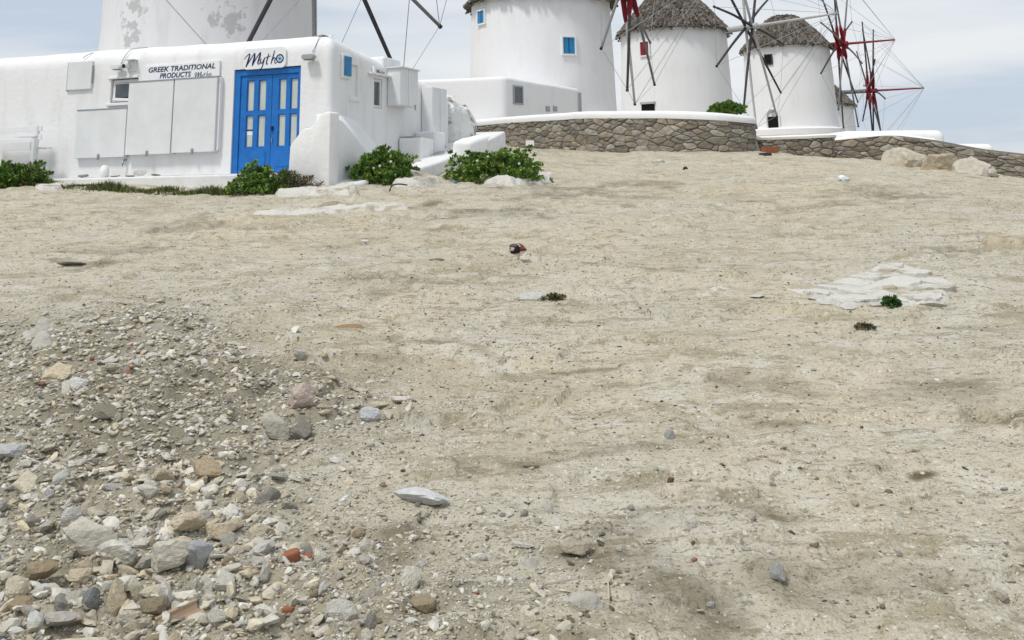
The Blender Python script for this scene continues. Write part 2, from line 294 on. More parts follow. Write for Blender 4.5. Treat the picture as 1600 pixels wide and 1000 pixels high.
# ------------------------------------------------------------------ mesh helpers
def link(name, me, m=None, parent=None, loc=None, rz=0.0, smooth=False):
    o = bpy.data.objects.new(name, me); COL.objects.link(o)
    if m is not None and len(me.materials) == 0: me.materials.append(m)
    if smooth: me.polygons.foreach_set('use_smooth', [True]*len(me.polygons))
    if parent: o.parent = parent
    if loc is not None: o.location = loc
    o.rotation_euler = (0, 0, rz); return o
def tag(o, label=None, cat=None, group=None, kind=None):
    if label: o['label'] = label
    if cat: o['category'] = cat
    if group: o['group'] = group
    if kind: o['kind'] = kind
    return o
def thing(name, label, cat, loc=(0, 0, 0), rz=0.0, group=None):
    o = bpy.data.objects.new(name, None); COL.objects.link(o); o.empty_display_size = .2
    o.location = loc; o.rotation_euler = (0, 0, rz); return tag(o, label, cat, group)
class MB:
    def __init__(s): s.v = []; s.f = []; s.c = []
    def add(s, vs_, fs, col=None):
        n = len(s.v); s.v += [tuple(p) for p in vs_]; s.f += [tuple(i+n for i in f) for f in fs]
        if col is not None: s.c += [col]*len(vs_)
        return s
    def box(s, x0, x1, y0, y1, z0, z1):
        return s.add([(x0, y0, z0), (x1, y0, z0), (x1, y1, z0), (x0, y1, z0), (x0, y0, z1), (x1, y0, z1), (x1, y1, z1), (x0, y1, z1)],
            [(0, 3, 2, 1), (4, 5, 6, 7), (0, 1, 5, 4), (1, 2, 6, 5), (2, 3, 7, 6), (3, 0, 4, 7)])
    def prism(s, poly, ax, d0, d1):
        """poly: 2-D outline; ax 'y': (x,z) outline pushed along y, 'x': (y,z) outline along x, 'z': (x,y) outline along z"""
        f = {'y': lambda p, d: (p[0], d, p[1]), 'x': lambda p, d: (d, p[0], p[1]), 'z': lambda p, d: (p[0], p[1], d)}[ax]
        n = len(poly); return s.add([f(p, d0) for p in poly]+[f(p, d1) for p in poly], [tuple(range(n)), tuple(range(2*n-1, n-1, -1))]+[((i+1) % n, i, n+i, n+(i+1) % n) for i in range(n)])
    def tube(s, pts, rad, n=8, col=None, flat=1.0):
        pts = [Vector(p) for p in pts]; rs = rad if isinstance(rad, (list, tuple)) else [rad]*len(pts); vs_ = []; fs = []
        up = Vector((0, 0, 1))
        for i, p in enumerate(pts):
            t = (pts[min(i+1, len(pts)-1)]-pts[max(i-1, 0)]).normalized()
            a = t.cross(up if abs(t.z) < .95 else Vector((1, 0, 0))).normalized(); b = a.cross(t)
            for k in range(n):
                th = 2*PI*k/n; vs_.append(p+a*math.cos(th)*rs[i]+b*math.sin(th)*rs[i]*flat)
        for i in range(len(pts)-1):
            for k in range(n): fs.append((i*n+k, i*n+(k+1) % n, (i+1)*n+(k+1) % n, (i+1)*n+k))
        fs.append(tuple(range(n-1, -1, -1))); fs.append(tuple((len(pts)-1)*n+k for k in range(n)))
        return s.add(vs_, fs, col)
    def lathe(s, prof, n=24, wob=0.0, seed=0):
        vs_ = []; fs = []
        for i, (r, z) in enumerate(prof):
            for k in range(n):
                th = 2*PI*k/n; q = 1+wob*mnoise.noise(Vector((math.cos(th)*1.7+seed, math.sin(th)*1.7, z*.8)))
                vs_.append((r*q*math.cos(th), r*q*math.sin(th), z))
        for i in range(len(prof)-1):
            for k in range(n): fs.append((i*n+k, i*n+(k+1) % n, (i+1)*n+(k+1) % n, (i+1)*n+k))
        fs.append(tuple(range(n-1, -1, -1))); fs.append(tuple((len(prof)-1)*n+k for k in range(n)))
        return s.add(vs_, fs)
    def mesh(s, name='mesh', bevel=0, segs=2, sub=0, wobble=0, wscale=1.5):
        me = bpy.data.meshes.new(name); me.from_pydata(s.v, [], s.f)
        if bevel or sub or wobble:
            bm = bmesh.new(); bm.from_mesh(me); bmesh.ops.recalc_face_normals(bm, faces=bm.faces)
            if bevel: bmesh.ops.bevel(bm, geom=[e for e in bm.edges if len(e.link_faces) == 2 and e.calc_face_angle(0) > .35], offset=bevel, segments=segs, profile=.5, affect='EDGES', clamp_overlap=True)
            if sub: bmesh.ops.subdivide_edges(bm, edges=bm.edges[:], cuts=sub, use_grid_fill=True)
            if wobble:
                for v_ in bm.verts: v_.co += mnoise.noise_vector(v_.co*wscale)*wobble
            bm.to_mesh(me); bm.free()
        if s.c and not bevel:
            a = me.color_attributes.new('col', 'FLOAT_COLOR', 'POINT'); a.data.foreach_set('color', [x for c in s.c for x in (*c, 1)])
        me.update(); return me
    def build(s, name, m, parent=None, loc=None, rz=0.0, smooth=False, **k): return link(name, s.mesh(name, **k), m, parent, loc, rz, smooth)
def cat_rom(P, n=6):
    P = [Vector(p) for p in P]; P = [P[0]*2-P[1]]+P+[P[-1]*2-P[-2]]; o = []
    for i in range(1, len(P)-2):
        for k in range(n):
            t = k/n; a, b, c, d = P[i-1:i+3]
            o.append(.5*((2*b)+(c-a)*t+(2*a-5*b+4*c-d)*t*t+(3*b-a-3*c+d)*t**3))
    o.append(P[-2]); return o
def block(foot, z0, ztop, r_edge=.3, r_corner=.3, holes=(), step=.5, wob=.015):
    """plastered block: rounded plan corners and rounded roof edge; holes: (axis 'x'|'y', coordinate of the face, lo, hi, z_lo, z_hi, depth, inward sign)"""
    n = len(foot); pts = []
    for i in range(n):
        p0, p, p1 = (Vector(foot[(i-1) % n]), Vector(foot[i]), Vector(foot[(i+1) % n]))
        a = p+(p0-p).normalized()*r_corner; b = p+(p1-p).normalized()*r_corner
        for k in range(7):
            t = k/6; pts.append(((a*(1-t)**2+p*2*t*(1-t)+b*t*t), ztop[i]))
        q = Vector(foot[(i+1) % n]); e_ = q+(p-q).normalized()*r_corner; L_ = (e_-b).length; m_ = max(1, int(L_/step)); ts = [k/m_ for k in range(1, m_)]
        d = (e_-b)
        for h in holes:
            for c in (h[2], h[3]):
                if h[0] == 'y' and abs(b.y-h[1]) < .02 and abs(e_.y-h[1]) < .02: t = (c-b.x)/d.x
                elif h[0] == 'x' and abs(b.x-h[1]) < .02 and abs(e_.x-h[1]) < .02: t = (c-b.y)/d.y
                else: continue
                if 0 < t < 1: ts = [x for x in ts if abs(x-t)*L_ > .06]+[t]
        for t in sorted(ts): pts.append((b+d*t, ztop[i]+(ztop[(i+1) % n]-ztop[i])*((b+d*t-p).length/(q-p).length)))
    area = sum(pts[i][0].x*pts[(i+1) % len(pts)][0].y-pts[(i+1) % len(pts)][0].x*pts[i][0].y for i in range(len(pts)))
    if area < 0: pts.reverse()
    N_ = len(pts); nor = []
    for i in range(N_):
        t = pts[(i+1) % N_][0]-pts[(i-1) % N_][0]; nor.append(Vector((t.y, -t.x)).normalized())
    zmin = min(z for _, z in pts)-r_edge
    lv = sorted(set([z0]+[z0+(zmin-z0)*k/5 for k in range(1, 5)]+[z for h in holes for z in (h[4], h[5])]))
    zmx = max(z for _, z in pts)-r_edge; lv = [z for z in lv if z < zmx-.01]
    rings = []
    for k, z in enumerate(lv): rings.append([(p.x, p.y, min(z, zt_-r_edge-.004*(len(lv)-k))) for p, zt_ in pts])
    for k in range(7):
        th = PI/2*k/6; ins = r_edge*(1-math.cos(th)); rings.append([((p-nn*ins).x, (p-nn*ins).y, zt-r_edge+r_edge*math.sin(th)+wob*mnoise.noise(Vector((p.x, p.y, 3)))) for (p, zt), nn in zip(pts, nor)])
    vs_ = [v for r_ in rings for v in r_]; fs = []
    for j in range(len(rings)-1):
        for i in range(N_):
            i2 = (i+1) % N_; c = [(rings[j][i][k]+rings[j][i2][k]+rings[j+1][i][k]+rings[j+1][i2][k])/4 for k in range(3)]
            skip = False
            for h in holes:
                ax = 1 if h[0] == 'y' else 0
                if abs(c[ax]-h[1]) < .03 and h[2] < c[1-ax] < h[3] and h[4] < c[2] < h[5]: skip = True
            if not skip: fs.append((j*N_+i, j*N_+i2, (j+1)*N_+i2, (j+1)*N_+i))
    mb = MB(); mb.add(vs_, fs); top = len(vs_)-N_
    ctr = [sum(v[k] for v in rings[-1])/N_ for k in range(3)]; ci = len(mb.v); mb.v.append(tuple(ctr)); mb.f += [(top+i, top+(i+1) % N_, ci) for i in range(N_)]
    for h in holes:
        a0, a1, b0, b1 = h[2], h[3], h[4], h[5]; f0 = h[1]; f1 = h[1]+h[6]*h[7]
        P_ = (lambda a, f, z: (a, f, z)) if h[0] == 'y' else (lambda a, f, z: (f, a, z))
        mb.add([P_(a0, f0, b0), P_(a1, f0, b0), P_(a1, f0, b1), P_(a0, f0, b1), P_(a0, f1, b0), P_(a1, f1, b0), P_(a1, f1, b1), P_(a0, f1, b1)], [(0, 1, 5, 4), (1, 2, 6, 5), (2, 3, 7, 6), (3, 0, 4, 7), (4, 5, 6, 7)])
    return mb
def smooth_by_angle(o, ang=40):
    me = o.data
    me.polygons.foreach_set('use_smooth', [True]*len(me.polygons))
    bm = bmesh.new(); bm.from_mesh(me); bmesh.ops.recalc_face_normals(bm, faces=bm.faces)
    for e_ in bm.edges: e_.smooth = not (len(e_.link_faces) == 2 and e_.calc_face_angle(0) > R(ang))
    bm.to_mesh(me); bm.free(); return o
# rocks: a ball cut by random planes, so it has facets and corners
def ico(sub):
    bm = bmesh.new(); bmesh.ops.create_icosphere(bm, subdivisions=sub, radius=1); bm.verts.ensure_lookup_table()
    v = np.array([x.co[:] for x in bm.verts]); f = np.array([[y.index for y in x.verts] for x in bm.faces]); bm.free(); return v, f
ICO = {k: ico(k) for k in (1, 2, 3, 4)}
def rock_verts(sub, seed, planes=9, nz_=.09):
    r_ = np.random.default_rng(seed); V, F_ = ICO[sub]; d = r_.normal(size=(planes, 3)); d /= np.linalg.norm(d, axis=1)[:, None]; off = r_.uniform(.42, .92, planes)
    dt = V@d.T; rr = np.where(dt > .05, off/np.maximum(dt, .05), 9).min(1); rr = np.minimum(rr, 1.2)
    o = V*rr[:, None]
    if nz_:
        o = o*(1+nz_*np.array([mnoise.noise(Vector(p)*2.3+Vector((seed % 97, 0, 0)))+.6*mnoise.noise(Vector(p)*5+Vector((seed % 89, 0, 0)))+.35*mnoise.noise(Vector(p)*11) for p in V]))[:, None]
    return o, F_
ROCKP = {}
def rock_mesh(k, sub=3):
    if (k, sub) not in ROCKP:
        v, f = rock_verts(sub, 100+k); me = bpy.data.meshes.new('rock'); me.from_pydata(v.tolist(), [], f.tolist()); me.materials.append(M_ROCK); ROCKP[(k, sub)] = me
    return ROCKP[(k, sub)]
def mb_to_world(o, loc, rz): o.location = loc; o.rotation_euler = (0, 0, rz); return o

# ================================================================== SETTING
# ground: one sheet, finest near the viewer
def build_ground():
    ys = np.concatenate([np.linspace(-4, 2.2, 14), np.exp(np.linspace(math.log(2.5), math.log(42), 560)), np.linspace(43, 150, 70)])
    k = np.linspace(-1, 1, 650); k = np.sign(k)*(0.62*np.abs(k)+0.38*np.abs(k)**4)
    hw = 0.95*np.clip(ys, 2.6, None)+1.4+np.clip(ys-30, 0, None)*.4
    X = k[None, :]*hw[:, None]; Y = np.repeat(ys[:, None], len(k), 1); Z = surf(X, Y)
    nr, nc = X.shape; v = np.stack([X, Y, Z], -1).reshape(-1, 3)
    i = np.arange((nr-1)*(nc-1)); r_ = i//(nc-1); c = i % (nc-1); a = r_*nc+c
    f = np.stack([a, a+1, a+nc+1, a+nc], 1)
    me = bpy.data.meshes.new('ground'); me.vertices.add(len(v)); me.vertices.foreach_set('co', v.ravel()); me.loops.add(f.size); me.loops.foreach_set('vertex_index', f.ravel().astype(np.int32))
    me.polygons.add(len(f)); me.polygons.foreach_set('loop_start', np.arange(0, f.size, 4, dtype=np.int32)); me.polygons.foreach_set('use_smooth', np.ones(len(f), bool)); me.update(calc_edges=True)
    at_ = me.attributes.new('damp_shade', 'FLOAT', 'POINT'); at_.data.foreach_set('value', damp_shade(X, Y).ravel())
    at_ = me.attributes.new('rubble', 'FLOAT', 'POINT'); at_.data.foreach_set('value', rubble(X, Y).ravel())
    me.materials.append(M_SOIL); return tag(link('ground', me), kind='structure')
build_ground()
M_SEA = mat('sea_water', (.03, .07, .10), .15, .5, bump=.3, bscale=.4)
sm = MB().add([(-30000, -2000, -22), (30000, -2000, -22), (30000, 40000, -22), (-30000, 40000, -22)], [(0, 1, 2, 3)]); tag(sm.build('sea', M_SEA), kind='structure')

# ------------------------------------------------------------------ cell packing for stones and flags
def clip(poly, a, b, c):
    o = []
    for i in range(len(poly)):
        p, q = poly[i], poly[(i+1) % len(poly)]; dp = a*p[0]+b*p[1]-c; dq = a*q[0]+b*q[1]-c
        if dp <= 0: o.append(p)
        if (dp < 0) != (dq < 0) and dp != dq:
            t = dp/(dp-dq); o.append((p[0]+(q[0]-p[0])*t, p[1]+(q[1]-p[1])*t))
    return o
def cells(L_, H_, n, ax, r_, wvar=.5):
    """irregular polygons filling an L x H strip; ax < 1 makes them longer than tall"""
    W_ = L_*ax; cell = math.sqrt(W_*H_/n); S = []; tries = 0
    while len(S) < n and tries < 16000:
        tries += 1; p = (r_.uniform(0, W_), r_.uniform(0, H_)); w_ = r_.uniform(-1, 1); dmin = cell*(.66+.34*w_)*(1 if tries < 10000 else .65)
        if all((p[0]-q[0])**2+(p[1]-q[1])**2 > (dmin*.5+q[3]*.5)**2 for q in S): S.append((p[0], p[1], wvar*cell*cell*.35*w_, dmin))
    o = []
    for i, a in enumerate(S):
        poly = [(0, 0), (W_, 0), (W_, H_), (0, H_)]
        for j, b in enumerate(S):
            if i == j: continue
            dx, dy = b[0]-a[0], b[1]-a[1]; d2 = dx*dx+dy*dy
            if d2 > (cell*4.5)**2: continue
            c = (b[0]**2+b[1]**2-b[2]-(a[0]**2+a[1]**2-a[2]))/2; poly = clip(poly, dx, dy, c)
            if len(poly) < 3: break
        if len(poly) >= 3: o.append([(x/ax, y) for x, y in poly])
    return o
def shrink(poly, g):
    cx = sum(p[0] for p in poly)/len(poly); cy = sum(p[1] for p in poly)/len(poly); o = []
    for x, y in poly:
        d = math.hypot(x-cx, y-cy); k = max(.3, 1-g*1.35/max(d, 1e-6)); o.append((cx+(x-cx)*k, cy+(y-cy)*k))
    return o
def chamfer(poly, t=.2):
    o = []; n = len(poly)
    for i in range(n):
        p0, p, p1 = poly[i-1], poly[i], poly[(i+1) % n]
        o.append((p[0]+(p0[0]-p[0])*t, p[1]+(p0[1]-p[1])*t)); o.append((p[0]+(p1[0]-p[0])*t, p[1]+(p1[1]-p[1])*t))
    return o
def area(poly): return abs(sum(poly[i][0]*poly[(i+1) % len(poly)][1]-poly[(i+1) % len(poly)][0]*poly[i][1] for i in range(len(poly))))/2
PAL = [(.285, .255, .205), (.34, .315, .265), (.225, .20, .165), (.34, .285, .22), (.40, .375, .32), (.30, .275, .24), (.255, .22, .175)]
class Path:
    def __init__(s, pts, smooth=True):
        s.p = [Vector((q.x, q.y)) for q in (cat_rom([Vector((p.x, p.y, 0)) for p in pts], 5) if smooth else pts)]
        s.d = [0]
        for i in range(1, len(s.p)): s.d.append(s.d[-1]+(s.p[i]-s.p[i-1]).length)
        s.L = s.d[-1]
    def at(s, t):
        t = min(max(t, 0), s.L); i = max(1, next((k for k in range(1, len(s.d)) if s.d[k] >= t), len(s.d)-1))
        f = (t-s.d[i-1])/(s.d[i]-s.d[i-1]); return s.p[i-1].lerp(s.p[i], f)
    def nor(s, t):
        a = s.at(t-.15); b = s.at(t+.15); d = (b-a).normalized(); return Vector((d.y, -d.x))     # to the right of travel = towards the viewer
def stone_wall(name, label, pts, ztops, thick, cap, nst, seed, ax=.5, group=None, tint=1.2, capw=.06):
    P_ = Path(pts); r_ = random.Random(seed)
    zt = lambda t: float(np.interp(t/P_.L, [x[0] for x in ztops], [x[1] for x in ztops]))
    zb = lambda t: float(slope(P_.at(t).x, P_.at(t).y))-.12
    mid = P_.at(P_.L/2); base = Vector((mid.x, mid.y, zb(P_.L/2)))
    root = thing(name, label, 'stone wall', base, 0, group); n = int(P_.L/.25)+2
    core = MB(); vs_ = []
    for i in range(n):
        t = P_.L*i/(n-1); p = P_.at(t); m_ = P_.nor(t)
        for off, z in ((-.01, zb(t)), (-.01, zt(t)), (-thick, zt(t)), (-thick, zb(t))): vs_.append((p.x+m_.x*off-base.x, p.y+m_.y*off-base.y, z-base.z))
    fs = [(i*4+k, (i+1)*4+k, (i+1)*4+(k+1) % 4, i*4+(k+1) % 4) for i in range(n-1) for k in range(4)]+[(0, 1, 2, 3), (n*4-1, n*4-2, n*4-3, n*4-4)]
    core.add(vs_, fs).build('core', M_MORTAR, root)
    hm = max(zt(t)-zb(t) for t in np.linspace(0, P_.L, 12))
    polys = sorted([p for p in cells(P_.L, hm, nst, ax, r_, 1.0) if area(p) > .001], key=area, reverse=True); rest = MB()
    for ip, poly in enumerate(polys):
        q = chamfer(shrink(poly, .005), .15); q2 = shrink(q, .022+.02*r_.random()); bul = r_.uniform(.015, .065)
        def W(a, z, o):
            a = min(max(a, 0), P_.L); p = P_.at(a); m_ = P_.nor(a); zz = zb(a)+z/hm*(zt(a)-zb(a)); return Vector((p.x+m_.x*o, p.y+m_.y*o, zz))
        cx = sum(p[0] for p in q)/len(q); cz = sum(p[1] for p in q)/len(q); c0 = W(cx, cz, 0); k = len(q)
        tl = r_.uniform(-.25, .25); tz = r_.uniform(-.3, .2)
        ring = [W(a, z, -.07)-c0 for a, z in q]+[W(a, z, bul*.35+r_.uniform(-.006, .006))-c0 for a, z in q]+[W(a, z, bul+tl*(a-cx)*.3+tz*(z-cz)*.3+r_.uniform(-.008, .008))-c0 for a, z in q2]
        fs = [(i, (i+1) % k, k+(i+1) % k, k+i) for i in range(k)]+[(k+i, k+(i+1) % k, 2*k+(i+1) % k, 2*k+i) for i in range(k)]+[tuple(2*k+i for i in range(k))]
        if ip >= 290: rest.add([q_+c0-base for q_ in ring], fs); continue
        o = MB().add(ring, fs).build('stone', M_WSTONE, root, loc=c0-base); c = r_.choice(PAL); g = r_.uniform(.85, 1.15)*tint; o.color = (c[0]*g, c[1]*g, c[2]*g, 1)
    if rest.v: tag(rest.build('small_stones', M_WSTONE, root), kind='stuff').color = (.33, .30, .25, 1)
    if cap:
        vs_ = []; n2 = n*2
        prof = [(capw, -.03), (capw+.02, cap*.45), (capw-.03, cap*.85), (capw-.14, cap), (-thick*.8, cap), (-thick-.02, cap*.6), (-thick-.02, -.03)]
        for i in range(n2):
            t = P_.L*i/(n2-1); p = P_.at(t); m_ = P_.nor(t); wb = .014*mnoise.noise(Vector((t*1.3, seed, 0)))
            for o_, z in prof: vs_.append((p.x+m_.x*(o_+wb)-base.x, p.y+m_.y*(o_+wb)-base.y, zt(t)+z+(wb if z > 0 else wb*1.5)-base.z))
        k = len(prof); fs = [(i*k+j, i*k+(j+1) % k, (i+1)*k+(j+1) % k, (i+1)*k+j) for i in range(n2-1) for j in range(k)]+[tuple(range(k)), tuple(n2*k-1-j for j in range(k))]
        smooth_by_angle(MB().add(vs_, fs).build('cap', M_CAP, root), 50)
    return root, P_
w1, P1 = stone_wall('stone_wall', 'long curved dry stone wall with broad white painted top below the windmills', W1, [(0, at(733, 186, 33.2).z), (.3, at(733, 186, 33.2).z), (.55, at(950, 181, W1[4].y).z), (.72, at(1060, 183, W1[5].y).z), (.86, at(1160, 191, W1[7].y).z), (1, at(1160, 191, W1[7].y).z)], .55, .2, 400, 3, ax=.46)
w2, P2 = stone_wall('stone_wall', 'short low grey stone wall with thin white top before the arched-door windmill', W2, [(0, 2.70), (.9, 2.72), (1, 2.7)], .5, .09, 60, 5, ax=.6, tint=1.1)
w3, P3 = stone_wall('stone_wall', 'low dry stone wall without a white top sloping down at far right', W3, [(0, 2.6), (.118, 2.69), (.2, 2.5), (.298, 2.2), (.473, 1.83), (.7, 1.25), (1, .55)], .6, 0, 300, 9, ax=.38, tint=1.12)
# white plaque set in the long wall
pq = gpix(828, 233); pl = on_plane(828, 224, (pq.x, pq.y-.02, 0), Vector((0, 1, 0)))
pm = MB(); pm.box(-.14, .14, -.02, .14, -.09, .09); tag(pm.build('plaque', M_SIGN, loc=(pl.x, pl.y-.1, pl.z), rz=-.05, bevel=.008), 'small blank white square slab set low in the long stone wall', 'plaque')

# ------------------------------------------------------------------ windmills
def thatch_cap(parent, Rr, z0, hh, seed, rows=17, over=1.09):
    r_ = random.Random(seed); prof = [(over, -.06), (.97, .10), (.80, .36), (.62, .60), (.47, .80), (.36, .91), (.2, .985), (.02, 1.0)]
    pr = [(r*Rr, z0+z*hh) for r, z in prof]
    cm = MB().lathe(pr, 40, .03, seed); cm.c = [(.12, .105, .09)]*len(cm.v)
    d = [0]
    for i in range(1, len(pr)): d.append(d[-1]+math.hypot(pr[i][0]-pr[i-1][0], pr[i][1]-pr[i-1][1]))
    rr = lambda t: float(np.interp(t, d, [p[0] for p in pr])); zz = lambda t: float(np.interp(t, d, [p[1] for p in pr]))
    for j in range(rows):
        t0 = d[-1]*(j-.35)/rows*.97; nT = max(10, int(2*PI*rr(max(t0, 0))/.15))
        for k in range(nT):
            th = 2*PI*(k+r_.random())/nT; tb = t0+r_.uniform(-.16, .12); tt = tb+r_.uniform(.45, .75); tt = min(tt, d[-1]*.995)
            if tb < 0: rb = rr(0)+r_.uniform(-.03, .05); zb_ = zz(0)+tb*.9
            else: rb = rr(tb); zb_ = zz(tb)
            lift = r_.uniform(.02, .10); wd = r_.uniform(.05, .12); rt, ztt = rr(tt), zz(tt)
            sl = math.atan2(ztt-zb_, rb-rt+1e-6); nx, nzv = math.sin(sl), math.cos(sl)
            def Q(rad, z, a, off): rad2 = rad+off*nx; return (rad2*math.cos(th)-a*math.sin(th), rad2*math.sin(th)+a*math.cos(th), z+off*nzv)
            g = r_.choice((.55, .8, 1, 1.2, 1.45)); sk = r_.uniform(-.07, .07)
            cm.add([Q(rb, zb_, -wd+sk, lift*.3), Q(rb, zb_, sk, lift+.03), Q(rb, zb_, wd+sk, lift*.3), Q(rt, ztt, wd*.6, .0), Q(rt, ztt, 0, .03), Q(rt, ztt, -wd*.6, 0)],
                [(0, 1, 4, 5), (1, 2, 3, 4), (0, 2, 1)], (.185*g, .163*g, .14*g))
    o = cm.build('thatched_roof', M_THATCH, parent); return o
def windmill(label, u_c, d, zbase, zeave, r0, r1, hcap, phi, hubd, hubz, L_, phase, tilt, bow, plas, seed, wins=(), door=None, sail=True, mats=(None,), srad=.07, thatch_rows=17, rigging=True, redhub=True, swrap=1.5):
    cx = at(u_c, 150, d).x; root = thing('windmill', label, 'windmill', (cx, d, zbase)); H_ = zeave-zbase
    prof = [(r0*1.01, -1.2)]+[(r0+(r1-r0)*t**.9, H_*t) for t in np.linspace(0, 1, 14)]
    tw = MB().lathe(prof, 72, .012, seed).build('tower', plas, root, smooth=True)
    smooth_by_angle(tw, 50)
    smooth_by_angle(MB().lathe([(r0*1.12, -1.2), (r0*1.12, .12), (r0*1.08, .2), (r0, .24)], 48).build('plinth', plas, root), 50)
    thatch_cap(root, r1, H_, hcap, seed, thatch_rows)
    def on_tower(u, v):
        r_ = ray(u, v); O = Vector((0, 0, EYE)); C_ = Vector((cx, d, 0)); lo = d-6
        t = lo
        while t < d+4:
            p = O+r_*(t/r_.y); rad = r0+(r1-r0)*max(0, min(1, (p.z-zbase)/H_))**.9
            if math.hypot(p.x-cx, p.y-d) < rad: break
            t += .02
        return p-Vector((cx, d, zbase))
    for (u0, v0, u1, v1, fm, pm_, nm) in wins:
        c = on_tower((u0+u1)/2, (v0+v1)/2); ang = math.atan2(c.y, c.x); hw_ = (u1-u0)/1550*d/2/max(.35, abs(math.sin(ang))); hh_ = (v1-v0)/1550*d/2
        wn_ = MB(); fr = .07
        for b in ((-hw_, hw_, -hh_, -hh_+fr), (-hw_, hw_, hh_-fr, hh_), (-hw_, -hw_+fr, -hh_+fr, hh_-fr), (hw_-fr, hw_, -hh_+fr, hh_-fr)): wn_.box(b[0], b[1], -.10, .15, b[2], b[3])
        wo = wn_.build('window', fm, root, loc=c, rz=ang+PI/2)
        MB().box(-hw_+fr, hw_-fr, -.06, .1, -hh_+fr, hh_-fr).build('shutter' if nm else 'pane', pm_, wo)
        if nm: MB().box(-.012, .012, -.07, -.061, -hh_+fr, hh_-fr).build('shutter_joint', M_DARK, wo)
    if door:
        (u0, v0, u1, v1, dm, arch) = door; c = on_tower((u0+u1)/2, (v0+v1)/2); ang = math.atan2(c.y, c.x); hw_ = (u1-u0)/1550*d/2; hh_ = (v1-v0)/1550*d/2
        dr = MB().box(-hw_, hw_, -.05, .25, -hh_, hh_).build('door', dm, root, loc=c, rz=ang+PI/2)
        if arch:
            s_ = MB(); pts = [(hw_*1.35*math.cos(PI*k/12), -.04, hh_+hw_*1.35*math.sin(PI*k/12)*1.1) for k in range(13)]
            s_.tube([(hw_*1.3, -.02, -hh_)]+pts+[(-hw_*1.3, -.02, -hh_)], .07, 6); s_.build('door_surround', plas, dr)
            MB().lathe([(.05, .0), (.13, .05), (.10, .16), (.03, .2)], 10).build('door_lamp', M_METAL, dr, loc=(0, -.12, hh_+.28))
        else: MB().box(-hw_*1.15, hw_*1.15, -.10, .2, hh_, hh_+.12).build('lintel', M_WOODL, dr)
    # sails
    ax = Vector((math.cos(phi)*math.cos(tilt), -math.sin(phi)*math.cos(tilt), math.sin(tilt))); e1 = Vector((math.sin(phi), math.cos(phi), 0)); up = e1.cross(ax).normalized()
    if up.z < 0: up = -up
    hub = Vector((0, 0, hubz-zbase))+ax*hubd-Vector((0, 0, ax.z*hubd)); tail = hub-ax*(hubd-.3); nose = hub+ax*bow
    MB().tube([tail, hub-ax*.35], .17, 10).build('axle', mats[1] if len(mats) > 1 else M_WOODG, root, smooth=False)
    MB().tube([hub-ax*.45, hub-ax*.4, hub+ax*.5, hub+ax*.55], [.12, .19, .19, .11], 12).build('hub', M_REDP if redhub else M_WOODL, root)
    MB().tube([hub+ax*.4, nose], [.09, .055], 8).build('bowsprit', mats[2] if len(mats) > 2 else M_WOODD, root)
    tips = []; r_ = random.Random(seed*3+1)
    for k in range(12):
        th = phase+2*PI*k/12; off = ax*(.22 if k % 2 else -.16); dr = e1*math.sin(th)-up*math.cos(th); Lk = L_*r_.uniform(.95, 1.04)
        b0 = hub+off; tip = b0+dr*Lk; bend = Vector((0, 0, -1))*(.10*abs(math.sin(th)))*Lk*.35+ax*r_.uniform(-.08, .08); m1_ = b0+dr*Lk*.5-bend*.25; tip = tip+bend*.3
        sm_ = mats[0][k % len(mats[0])] if mats[0] else M_WOODG
        sp = MB().tube(cat_rom([b0, m1_, tip], 4), [srad*1.05-(srad*.35)*i/8 for i in range(9)], 7).build('sail_spar', sm_, root, smooth=True); tips.append(tip)
        if sail:
            Lw = swrap*r_.uniform(.8, 1.15); MB().tube([b0+dr*(.1+Lw*q) for q in (0, .15, .35, .55, .75, .92, 1)], [.09, .11*r_.uniform(.9, 1.2), .12*r_.uniform(.8, 1.2), .12, .11*r_.uniform(.8, 1.2), .09, .07], 8).build('furled_sail', M_RED, sp)
        MB().tube([tip-dr*.02, tip+dr*.07], srad*.9, 6).build('spar_end', M_BLACK, sp)
    if rigging:
        for k in range(12):
            MB().tube([nose, tips[k]], .011, 4).build('stay_wire', M_WIRE, root); MB().tube([tips[k], tips[(k+1) % 12]], .010, 4).build('rim_rope', M_WIRE, root)
    return root
windmill('large weathered grey windmill tower with peeling plaster behind the blue-door shop', 326, 29, 2.2, 8.3, 3.12, 3.0, 2.4, R(40), 4.75, 9.0, 5.35, R(0), R(3), 4.0, M_OLD, 11, sail=False, mats=((M_WOODG, M_WOODD), M_WOODG, M_WOODG), srad=.075, redhub=False)
windmill('white windmill with blue shuttered windows and thatch fringe behind the low white house', 848, 45, 3.9, 9.55, 3.34, 3.17, 2.4, R(21), 4.05, 10.0, 5.15, R(8), R(2), 4.0, M_MILL, 12,
    wins=((747, 15, 760, 39, M_CAP, M_SKYB, 1), (877, 57, 899, 86, M_CAP, M_SKYB, 1)), mats=((M_WOODL, M_WOODG, M_WOODG, M_WOODD), M_WOODG, M_WOODD), srad=.075)
windmill('white windmill with conical thatched roof, small red window and pale bare sail poles', 1057, 58, 4.2, 10.0, 3.24, 3.06, 2.45, R(32), 4.6, 9.85, 5.7, R(-4), R(3), 5.0, M_MILL, 13,
    wins=((1001, 64, 1015, 88, M_CAP, M_REDP, 1),), door=(1002, 163, 1024, 176, M_DARK, 0), sail=False, mats=((M_WOODL, M_WOODL, M_WOODD, M_WOODD, M_WOODD, M_WOODD), M_WOODL, M_WOODL), srad=.08, redhub=False)
